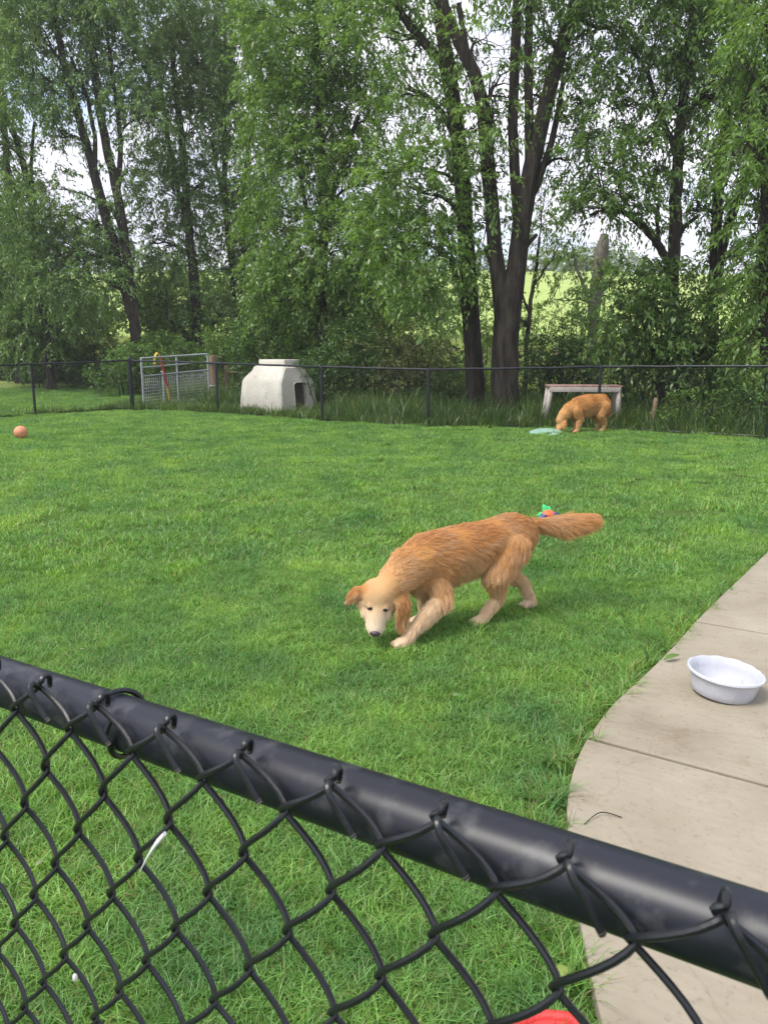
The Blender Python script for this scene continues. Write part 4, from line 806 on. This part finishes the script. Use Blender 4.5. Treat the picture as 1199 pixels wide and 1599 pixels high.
def weed(label, loc, n_, size, col):
    r_ = empty('weed', loc); tag(r_, label, 'plant')
    for k in range(n_):
        an = k * 2.4 + random.uniform(-.3, .3); sz = size * random.uniform(.7, 1.15); V = []; d = Vector((math.cos(an), math.sin(an), 0)); s = Vector((-d.y, d.x, 0))
        for i in range(6):
            t = i / 5; w_ = .30 * sz * math.sin(math.pi * min(.99, t * .95 + .04)) ** .7 * (1 + .3 * math.sin(t * 14)) * .5; c = d * (t * sz * .85) + Vector((0, 0, .02 + sz * (.75 * t - .65 * t * t)))
            V += [tuple(c - s * w_ + Vector((0, 0, w_ * .4))), tuple(c), tuple(c + s * w_ + Vector((0, 0, w_ * .4)))]
        q = [(i * 3 + j, i * 3 + j + 1, (i + 1) * 3 + j + 1, (i + 1) * 3 + j) for i in range(5) for j in range(2)]
        me = MB().add(V, quads=q).mesh('leaf'); set_col(me, np.tile(np.array(col) * random.uniform(.8, 1.2), (len(V), 1))); link('leaf', me, M['leaf'], r_, smooth=True)
weed('broad leafed weed growing at the tightest bend of the patio edge', (.60, 2.50, .0), 8, .085, (.085, .19, .03))
weed('small broad leafed weed at the patio edge nearer the red flying disc', (.50, 1.98, .0), 7, .07, (.085, .19, .03))
weed('leafy weed sprig under the walking dog nose', (-.085, 3.52, .0), 7, .075, (.15, .30, .06))
a0, a1 = G(912, 1288, PT), G(970, 1278, PT)
tw = MB().tube(smooth_path([(a0.x, a0.y, PT + .003), ((a0.x + a1.x) / 2, (a0.y + a1.y) / 2 + .03, PT + .012), (a1.x, a1.y, PT + .004)], 6), .0016, 6).build('dry_stem', M['bark'])
tag(tw, 'thin dry curved plant stem lying on the concrete patio', 'stem')
# white tuft and seed caught on the near mesh
M['tuft'] = surf('tuft', (.6, .6, .6), (.75, .75, .75), 40, .8, .2, 200)
tf = MB()
tp = [fpt(.2165, .0315, 1.169), fpt(.2115, .0335, 1.162), fpt(.2029, .0335, 1.150), fpt(.192, .032, 1.134)]
tf.tube(smooth_path(tp, 4), np.interp(np.linspace(0, 1, 13), [0, .25, .6, 1], [.0022, .0030, .0016, .0005]), 8, flat=.5)
tag(tf.build('feather', M['tuft']), 'small white feather caught on the near chain link wires', 'feather')
tag(MB().ellipsoid(fpt(.1115, .031, 1.016), (.0018, .0018, .003), nu=10, nv=8).build('seed', M['tuft']), 'tiny white seed stuck on the near chain link wire', 'seed')

# ------------------------------------------------------------------ dogs
M['fur'] = attr_mat('fur', rough=.62, spec=.22); M['skin'] = attr_mat('skin', rough=.85, spec=.1)
M['nose'] = surf('nose', (.035, .022, .026), (.06, .04, .045), 40, .4, .3, 200); M['eye'] = surf('eye', (.008, .005, .003), (.014, .008, .005), 10, .08, 0); M['eyelid'] = surf('eyelid', (.03, .02, .015), (.05, .03, .02), 10, .6, 0)
RED = np.array([.46, .205, .060]); GOLD = np.array([.56, .290, .105]); CREAM = np.array([.68, .47, .27]); PALE = np.array([.78, .65, .49]); DEEP = np.array([.38, .135, .042])
def dog(label, loc, heading, pose, nhair, hair_r, voxel=.0075, group='golden retrievers in the yard', PALE=PALE, CREAM=CREAM):
    """built in its own frame: +x forwards, +y its left, +z up"""
    root = empty('dog', loc, heading); tag(root, label, 'dog', group)
    mb = MB(); B = []           # B: guides for the coat (a, b, ra, rb, flow, length, lift, colour)
    down = np.array([0, 0, -1.0])
    def bone(a, b, ra, rb, flow, ln, lift, col, solid=True, n=7):
        a, b = np.array(a, float), np.array(b, float)
        if solid:
            t = np.linspace(0, 1, n)[:, None]; mb.tube(a + (b - a) * t, ra + (rb - ra) * t[:, 0], 14)
            mb.ellipsoid(a, (ra,) * 3, nu=14, nv=8); mb.ellipsoid(b, (rb,) * 3, nu=14, nv=8)
        B.append((a, b, ra, rb, np.array(flow, float), ln, lift, np.array(col, float)))
    # trunk of the body: stations (x, z centre, half width, half height), with the sideways bend of the spine
    st_ = pose['torso']; rings = []; K = 20; ang = np.arange(K) * 2 * math.pi / K
    for (x, y, z, hw, hh) in st_:
        rings.append(np.stack([np.full(K, x), y + hw * np.cos(ang) * (1 - .10 * np.maximum(0, -np.sin(ang))), z + hh * np.sin(ang)], -1))
    V = np.concatenate(rings); m_ = len(st_)
    mb.add(V, quads=[(i * K + j, i * K + (j + 1) % K, (i + 1) * K + (j + 1) % K, (i + 1) * K + j) for i in range(m_ - 1) for j in range(K)], ngons=[list(range(K))[::-1], [(m_ - 1) * K + j for j in range(K)]])
    for (x0, y0, z0, w0, h0), (x1, y1, z1, w1, h1) in zip(st_, st_[1:]):
        for dz_, colr, ln, fl in ((.62, RED, .043, (-1, 0, -.05)), (.15, RED * .55 + GOLD * .45, .046, (-1, 0, -.45)), (-.62, GOLD * .6 + CREAM * .4, .075, (-.75, 0, -.9))):
            bone((x0, y0, z0 + dz_ * h0), (x1, y1, z1 + dz_ * h1), .5 * h0, .5 * h1, fl, ln, .22, colr, solid=False)
    B.append((np.array([-.40, 0, .43]), np.array([-.37, 0, .33]), .055, .06, np.array([-.5, 0, -1.0]), .065, .4, DEEP * .6 + RED * .4))
    # neck
    nk = pose['neck']
    for k, (a, b) in enumerate(zip(nk, nk[1:])):
        ax = np.array(b[:3]) - np.array(a[:3]); ax /= np.linalg.norm(ax)
        bone(a[:3], b[:3], a[3], b[3], -ax + down * .35, [.042, .030, .018][min(k, 2)], .2, RED * .5 + GOLD * .5 if k < 1 else (GOLD if k < 2 else GOLD * .6 + CREAM * .4))
    # head
    R = np.array(pose['head'][1]).T; O = np.array(pose['head'][0]); HS = pose.get('hs', 1.0); h = lambda x, y, z: O + R @ (HS * np.array([x * (.76 if x > 0 else 1), y * 1.16, z], float))
    hv = lambda x, y, z: R @ np.array([x, y, z], float); Mh = R
    mb.ellipsoid(h(-.062, 0, -.036), (.092, .096, .070), M=Mh); B.append((h(-.11, 0, -.02), h(-.03, 0, -.015), .055, .05, hv(-1, 0, -.1), .014, .25, CREAM * .45 + GOLD * .55))
    for s_ in (-1, 1):
        mb.ellipsoid(h(-.040, .046 * s_, -.058), (.058, .044, .050), M=Mh); B.append((h(-.05, .045 * s_, -.05), h(-.02, .042 * s_, -.05), .03, .03, hv(-1, .3 * s_, -.3), .018, .3, CREAM * .8 + PALE * .2))
        mb.ellipsoid(h(-.010, .026 * s_, -.008), (.024, .018, .015), M=Mh)
    for a, b, ra, rb in (((-.01, 0, -.038), (.05, 0, -.041), .053, .048), ((.05, 0, -.041), (.104, 0, -.044), .048, .041), ((-.01, 0, -.068), (.05, 0, -.070), .034, .026), ((.05, 0, -.070), (.094, 0, -.066), .026, .018)):
        bone(h(*a), h(*b), ra, rb, hv(-1, 0, -.15), .010, .25, PALE if a[0] > .02 else CREAM * .65 + PALE * .35)
    for s_ in (-1, 1): mb.ellipsoid(h(.012, .036 * s_, -.056), (.042, .030, .036), M=Mh); mb.ellipsoid(h(.080, .020 * s_, -.054), (.034, .024, .026), M=Mh)
    B.append((h(-.04, 0, .01), h(.04, 0, -.01), .012, .01, hv(-1, 0, 0), .008, .25, PALE * .3 + CREAM * .7))
    B.append((h(-.07, 0, .030), h(.05, 0, -.002), .002, .002, hv(-1, 0, 0), .009, .25, GOLD * .6 + RED * .2 + CREAM * .2))
    # ears: flat flaps
    for ei, (a, b, c, wd, th, colr) in enumerate(pose['ears']):
        a, b, c = h(*a), h(*b), h(*c); P = smooth_path([a, b, c], 5); sg_ = 1 if pose['ears'][0][0][1] * (O * 0 + 1)[0] > 0 and ei == 0 else -1; nrm_hint = hv(.15, .55 * sg_, .85)
        wv = [wd * f for f in np.interp(np.linspace(0, 1, len(P)), [0, .3, .65, 1], [.75, 1.0, .95, .4])]
        for k in range(len(P) - 1):
            ax = P[k + 1] - P[k]; ax /= np.linalg.norm(ax); n_ = nrm_hint - ax * np.dot(nrm_hint, ax); n_ /= np.linalg.norm(n_); sd_ = np.cross(n_, ax); Rm = np.stack([ax, sd_, n_], 1)
            mb.ellipsoid((P[k] + P[k + 1]) / 2, (np.linalg.norm(P[k + 1] - P[k]) * 1.3, wv[k], th), M=Rm, nu=14, nv=8)
        ax = c - a; ax /= np.linalg.norm(ax); B.append((a, b, .025, .03, ax, .022, .22, colr)); B.append((b, c, .03, .012, ax, .030, .22, colr * .92))
    # legs
    for pts, kind in pose['legs']:
        for k, (a, b) in enumerate(zip(pts, pts[1:])):
            ax = np.array(b[:3]) - np.array(a[:3]); L_ = np.linalg.norm(ax); ax /= L_
            colr = [RED * .35 + GOLD * .65, GOLD * .35 + CREAM * .65, CREAM * .8 + PALE * .2, CREAM * .6 + PALE * .4][min(k + (1 if kind == 'fore' and k > 0 else 0), 3)]
            bone(a[:3], b[:3], a[3], b[3], ax + np.array([-.35, 0, -.1]), [.044, .036, .028, .016][min(k, 3)], .36, colr)
            if kind == 'fore' and k == 1:      # feathering behind the forearm
                B.append((np.array(a[:3]) + [-.035, 0, -.005], np.array(b[:3]) * .6 + np.array(a[:3]) * .4 + [-.03, 0, 0], .006, .004, np.array([-1.0, 0, -.6]), .105, .9, CREAM))
            if kind == 'hind' and k == 0:
                B.append((np.array(a[:3]) + [-.085, 0, -.05], np.array(a[:3]) + [-.075, 0, -.17], .03, .02, np.array([-.6, 0, -1.0]), .105, .6, GOLD * .3 + CREAM * .7))
            if kind == 'hind' and k == 1:
                B.append((np.array(b[:3]) + [-.02, 0, .05], np.array(b[:3]) + [-.02, 0, .0], .01, .01, np.array([-.6, 0, -1.0]), .050, .6, CREAM))
        p = np.array(pts[-1][:3]); fd_ = np.array(pose.get('pawdir', (1, 0, 0)), float)
        mb.ellipsoid(p + fd_ * .022 + [0, 0, -.003], (.046, .034, .026), nu=14, nv=8)
        for ty_ in (-.024, -.008, .008, .024): mb.ellipsoid(p + fd_ * .058 + np.array([0, ty_, -.008]), (.017, .0095, .016), nu=10, nv=6)
        B.append((p, p + fd_ * .05, .03, .02, np.array([1, 0, -.3]), .009, .25, CREAM * .6 + PALE * .4))
    # tail
    tl = pose['tail']
    for k, (a, b) in enumerate(zip(tl, tl[1:])):
        ax = np.array(b[:3]) - np.array(a[:3]); ax /= np.linalg.norm(ax); f_ = k / max(1, len(tl) - 2)
        bone(a[:3], b[:3], a[3], b[3], ax * 1.0 + down * (.30 - .1 * f_), .050 + .042 * math.sin(.3 + f_ * 2.4), .75, RED * (.6 - .3 * f_) + GOLD * (.4 + .3 * f_))
    me0 = mb.mesh('body_cage'); tmp = bpy.data.objects.new('body_cage', me0); COL.objects.link(tmp)
    rm = tmp.modifiers.new('r', 'REMESH'); rm.mode = 'VOXEL'; rm.voxel_size = voxel
    sm = tmp.modifiers.new('s', 'SMOOTH'); sm.factor = .5; sm.iterations = pose.get('smooth', 9)
    me = bpy.data.meshes.new_from_object(tmp.evaluated_get(bpy.context.evaluated_depsgraph_get())); me.name = 'body'
    bpy.data.objects.remove(tmp); bpy.data.meshes.remove(me0)
    # coat guides
    A_ = np.array([b[0] for b in B]); Bb = np.array([b[1] for b in B]); RA = np.array([b[2] for b in B]); RB = np.array([b[3] for b in B]); FL = np.array([b[4] for b in B]); FL /= np.linalg.norm(FL, axis=1)[:, None] + 1e-9
    LN = np.array([b[5] for b in B]); LF = np.array([b[6] for b in B]); CO = np.array([b[7] for b in B])
    def coat(P):
        d = Bb - A_; dl = (d * d).sum(1) + 1e-9
        t = np.clip(((P[:, None, :] - A_) * d).sum(2) / dl, 0, 1); c = A_ + d * t[..., None]; dist = np.linalg.norm(P[:, None, :] - c, axis=2) - (RA + (RB - RA) * t)
        w = np.exp(-(dist - dist.min(1, keepdims=True)) / .014); w /= w.sum(1, keepdims=True); return w
    nv_ = len(me.vertices); P = np.zeros(nv_ * 3, np.float32); me.vertices.foreach_get('co', P); P = P.reshape(-1, 3).astype(float)
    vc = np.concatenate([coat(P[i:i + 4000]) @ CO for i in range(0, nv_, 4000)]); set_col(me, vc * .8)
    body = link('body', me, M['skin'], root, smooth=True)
    # sample hair roots
    me.calc_loop_triangles(); nt = len(me.loop_triangles); tri = np.zeros(nt * 3, np.int32); me.loop_triangles.foreach_get('vertices', tri); tri = tri.reshape(-1, 3)
    a, b, c = P[tri[:, 0]], P[tri[:, 1]], P[tri[:, 2]]; nr_ = np.cross(b - a, c - a); ar = np.linalg.norm(nr_, axis=1); fn = nr_ / (ar[:, None] + 1e-12)
    pk = rng.choice(nt, nhair, p=ar / ar.sum()); r1 = np.sqrt(rng.uniform(0, 1, nhair))[:, None]; r2 = rng.uniform(0, 1, nhair)[:, None]
    Rt = a[pk] * (1 - r1) + b[pk] * r1 * (1 - r2) + c[pk] * r1 * r2
    vn = np.zeros(nv_ * 3, np.float32); me.vertices.foreach_get('normal', vn); vn = vn.reshape(-1, 3); Nn = vn[tri[pk]].mean(1); Nn /= np.linalg.norm(Nn, axis=1)[:, None] + 1e-9
    keep = np.ones(nhair, bool)
    for s_ in (-1, 1): keep &= np.linalg.norm(Rt - h(.002, .025 * s_, -.012), axis=1) > .013
    keep &= np.linalg.norm(Rt - h(.128, 0, -.030), axis=1) > .024
    Rt, Nn = Rt[keep], Nn[keep]; nh = len(Rt)
    wt = np.concatenate([coat(Rt[i:i + 4000]) for i in range(0, nh, 4000)]); fl = wt @ FL; ln = wt @ LN; lf = wt @ LF; co = wt @ CO
    # clumps: locks of hair share a guide root, direction jitter and tone
    nc = max(200, nh // 11); gi_ = rng.choice(nh, nc, replace=False); kd = kdtree.KDTree(nc)
    for k_, g_ in enumerate(gi_): kd.insert(Rt[g_], k_)
    kd.balance(); cl = np.array([kd.find(p)[1] for p in Rt])
    cj = rng.normal(0, .10, (nc, 3)); ct = 1 + rng.normal(0, .12, nc); cwt = rng.uniform(0, 1, nc) ** 2.2
    tn = fl - Nn * (fl * Nn).sum(1)[:, None]; tn /= np.linalg.norm(tn, axis=1)[:, None] + 1e-9
    wav = np.stack([np.sin(Rt[:, 2] * 31 + Rt[:, 0] * 14), np.sin(Rt[:, 0] * 27 + 2), np.sin(Rt[:, 0] * 23 + Rt[:, 1] * 19 + 1)], -1) * .17
    D = tn + Nn * lf[:, None] + cj[cl] + wav + rng.normal(0, .14, (nh, 3)); dn_ = (D * Nn).sum(1); D += Nn * np.maximum(0, .08 - dn_)[:, None]; D /= np.linalg.norm(D, axis=1)[:, None]
    ln = .85 * ln * rng.uniform(.55, 1.25, nh) * (1 + .25 * (ct[cl] - 1) * 3).clip(.6, 1.4)
    npnt = 5; t = np.linspace(0, 1, npnt)
    C = Rt[:, None, :] - Nn[:, None, :] * .002 + D[:, None, :] * (ln[:, None] * t)[..., None]
    C += (tn * .30)[:, None, :] * (ln[:, None] * t ** 2)[..., None] - (Nn * (lf * .35)[:, None])[:, None, :] * (ln[:, None] * t ** 2)[..., None]
    C[..., 2] -= .22 * ln[:, None] * t ** 2
    gd_ = C[gi_][cl] - Rt[gi_][cl][:, None, :]; tip = Rt[gi_][cl][:, None, :] + gd_; C = C + (tip - C) * (.30 * t ** 1.5)[None, :, None] * (np.minimum(1, .03 / (np.linalg.norm(tip - C, axis=2)[..., None] + 1e-6)))
    C[..., 2] = np.maximum(C[..., 2], .004)
    lite = (PALE * .5 + CREAM * .5); cc = co * ct[cl].clip(.5, 1.5)[:, None]; big = (.5 + .5 * np.sin(Rt[:, 0] * 19 + Rt[:, 2] * 33 + 1.5 * np.sin(Rt[:, 2] * 41))) ** 2; mixw = (.30 * cwt[cl] + .20 * big)[:, None]; cc = cc * (1 - mixw) + lite * mixw; cc *= rng.uniform(.82, 1.15, nh)[:, None]
    hc = bpy.data.hair_curves.new('coat'); hc.add_curves([npnt] * nh); hc.points.foreach_set('position', C.astype(np.float32).ravel())
    rad = np.repeat((hair_r * rng.uniform(.7, 1.25, nh))[:, None], npnt, 1) * np.array([1.0, 1.0, .9, .65, .25])[None, :]
    ra_ = hc.attributes.get('radius') or hc.attributes.new('radius', 'FLOAT', 'POINT'); ra_.data.foreach_set('value', rad.astype(np.float32).ravel())
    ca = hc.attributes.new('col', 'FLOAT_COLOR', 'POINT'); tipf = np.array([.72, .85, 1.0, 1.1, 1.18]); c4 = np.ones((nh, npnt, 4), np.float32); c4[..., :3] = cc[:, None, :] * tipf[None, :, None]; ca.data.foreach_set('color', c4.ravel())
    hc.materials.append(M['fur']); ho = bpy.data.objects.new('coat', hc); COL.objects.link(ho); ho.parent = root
    # eyes, nose, mouth line
    for s_ in (-1, 1):
        MB().ellipsoid(h(.004, .0247 * s_, -.006), (.0095, .0120, .0112), M=Mh, nu=16, nv=10).build('eye', M['eye'], root)
        MB().ellipsoid(h(.003, .0247 * s_, -.0105), (.0110, .0185, .0112), M=Mh, nu=16, nv=8).build('eye_rim', M['eyelid'], root)
        if False: MB().tube([h(.004 + .0125 * math.cos(t_), .027 * s_, -.0065) + hv(0, .0115 * math.sin(t_), .0045 - .004 * abs(math.sin(t_))) for t_ in a], .0017, 6, cap=False).build('eyelid', M['eyelid'], root)
    nb_ = MB().ellipsoid(h(.135, 0, -.026), (.016, .023, .017), M=Mh, nu=20, nv=12); nb_.ellipsoid(h(.131, 0, -.044), (.010, .006, .012), M=Mh, nu=12, nv=8)
    for s_ in (-1, 1): nb_.ellipsoid(h(.131, .013 * s_, -.032), (.012, .0095, .010), M=Mh, nu=12, nv=8)
    nb_.build('nose', M['nose'], root)
    for s_ in (-1, 1): MB().tube(smooth_path([h(.142, .001 * s_, -.050), h(.140, .002 * s_, -.062), h(.128, .014 * s_, -.076), h(.11, .026 * s_, -.084)], 3), [.0022] * 9 + [.001], 6).build('lip', M['nose'], root)
    return root

fw = np.array([-.88, -.475, 0]); fw /= np.linalg.norm(fw); lw = np.array([-fw[1], fw[0], 0])
def to_local(v): v = np.array(v, float); return np.array([v @ fw, v @ lw, v[2]])
hd = math.atan2(fw[1], fw[0])
v_ = np.array([-.08, -.52, -.85]); v_ /= np.linalg.norm(v_); u_ = np.array([.10, -.82, .57]); u_ -= v_ * (u_ @ v_); u_ /= np.linalg.norm(u_); s_ = np.cross(u_, v_)
dog_at = np.array([.45, 4.0, 0.0])
eye = to_local(np.array([-.03, 3.6, .222]) - dog_at)
pose1 = dict(
    torso=[(-.42, 0, .475, .045, .05), (-.385, 0, .46, .090, .10), (-.29, 0, .450, .114, .132), (-.16, 0, .438, .112, .130), (0, .0, .418, .124, .138), (.14, 0, .398, .130, .150), (.25, 0, .382, .124, .152), (.33, .005, .365, .100, .132), (.40, .01, .345, .055, .080)],
    neck=[(.26, 0, .405, .122), (.39, .025, .375, .102), (.49, .055, .320, .082), (.56, .078, .270, .066)],
    head=(eye, [to_local(v_), to_local(s_), to_local(u_)]),
    ears=[((-.080, .066, -.012), (-.030, .094, -.028), (.075, .088, -.062), .054, .010, RED * .85 + GOLD * .15), ((-.078, -.062, -.008), (-.060, -.086, -.015), (-.030, -.106, -.040), .034, .010, RED * .85 + GOLD * .15)], earflat=True, hs=1.18, smooth=7,
    legs=[([(.24, .042, .33, .072), (.235, .108, .205, .050), (.415, .143, .082, .031), (.470, .150, .034, .030)], 'fore'),
          ([(.25, -.060, .34, .080), (.20, -.105, .215, .048), (.205, -.10, .085, .030), (.225, -.10, .032, .029)], 'fore'),
          ([(-.25, .045, .415, .105), (-.125, .090, .285, .074), (-.145, .085, .145, .033), (-.055, .07, .034, .030)], 'hind'),
          ([(-.27, -.045, .415, .105), (-.23, -.09, .280, .068), (-.415, -.06, .165, .032), (-.475, -.03, .036, .029)], 'hind')],
    tail=[(-.40, -.005, .510, .040), (-.50, .02, .502, .032), (-.60, .055, .494, .038), (-.69, .085, .502, .038), (-.755, .105, .514, .030)])
dog('walking golden retriever with pale face, sniffing low over the lawn, tail out', dog_at, hd, pose1, 190000, .00048)

# the other dog, head down in the grass
fw = np.array([-.95, -.30, 0]); fw /= np.linalg.norm(fw); lw = np.array([-fw[1], fw[0], 0])
v_ = np.array([-.55, -.30, -.78]); v_ /= np.linalg.norm(v_); u_ = np.array([-.75, -.25, .6]); u_ -= v_ * (u_ @ v_); u_ /= np.linalg.norm(u_); s_ = np.cross(u_, v_)
pose2 = dict(
    torso=[(-.42, 0, .475, .045, .05), (-.385, 0, .465, .095, .10), (-.29, 0, .46, .142, .155), (-.16, 0, .46, .148, .160), (0, .0, .445, .158, .172), (.14, 0, .42, .158, .175), (.25, 0, .395, .148, .165), (.33, .0, .375, .105, .125), (.39, .0, .355, .055, .07)],
    neck=[(.25, 0, .41, .125), (.36, .0, .37, .11), (.45, .0, .29, .095), (.51, .0, .21, .075)],
    head=(np.array([.545, .01, .135]), [to_local(v_), to_local(s_), to_local(u_)]),
    ears=[((-.085, .056, -.012), (-.045, .088, -.022), (.035, .090, -.050), .045, .009, RED * .6 + GOLD * .4), ((-.085, -.056, -.012), (-.045, -.088, -.022), (.035, -.090, -.050), .045, .009, RED * .6 + GOLD * .4)], earflat=True,
    legs=[([(.26, .085, .36, .085), (.20, .11, .235, .054), (.235, .11, .095, .034), (.25, .11, .032, .031)], 'fore'), ([(.25, -.085, .35, .080), (.17, -.105, .23, .050), (.15, -.10, .09, .032), (.165, -.10, .032, .030)], 'fore'),
          ([(-.26, .065, .425, .115), (-.20, .105, .29, .074), (-.31, .085, .15, .036), (-.27, .08, .034, .031)], 'hind'), ([(-.27, -.065, .425, .112), (-.19, -.10, .280, .070), (-.30, -.08, .15, .034), (-.255, -.08, .034, .030)], 'hind')],
    tail=[(-.40, -.005, .49, .042), (-.425, .0, .43, .030), (-.43, .0, .36, .022), (-.425, .0, .30, .014)])
dog('orange golden retriever with its head down in the grass by the fence', (3.75, 14.3, 0), math.atan2(fw[1], fw[0]), pose2, 40000, .0011, voxel=.011, PALE=GOLD, CREAM=CREAM * .6 + GOLD * .4).scale = (1.08, 1.08, 1.13)

# ------------------------------------------------------------------ thin humid air
hz = MB().box((0, 330, 19), (1040, 760, 44)).build('haze', None, smooth=False)
m, n, l, o = new_mat('haze'); pv_ = n.new('ShaderNodeVolumePrincipled'); pv_.inputs['Color'].default_value = (.97, .98, 1, 1); pv_.inputs['Density'].default_value = .0010; pv_.inputs['Anisotropy'].default_value = .2
l.new(pv_.outputs[0], o.inputs['Volume']); hz.data.materials.append(m); tag(hz, 'thin pale humid haze over the yard and meadow', None, None, 'stuff')
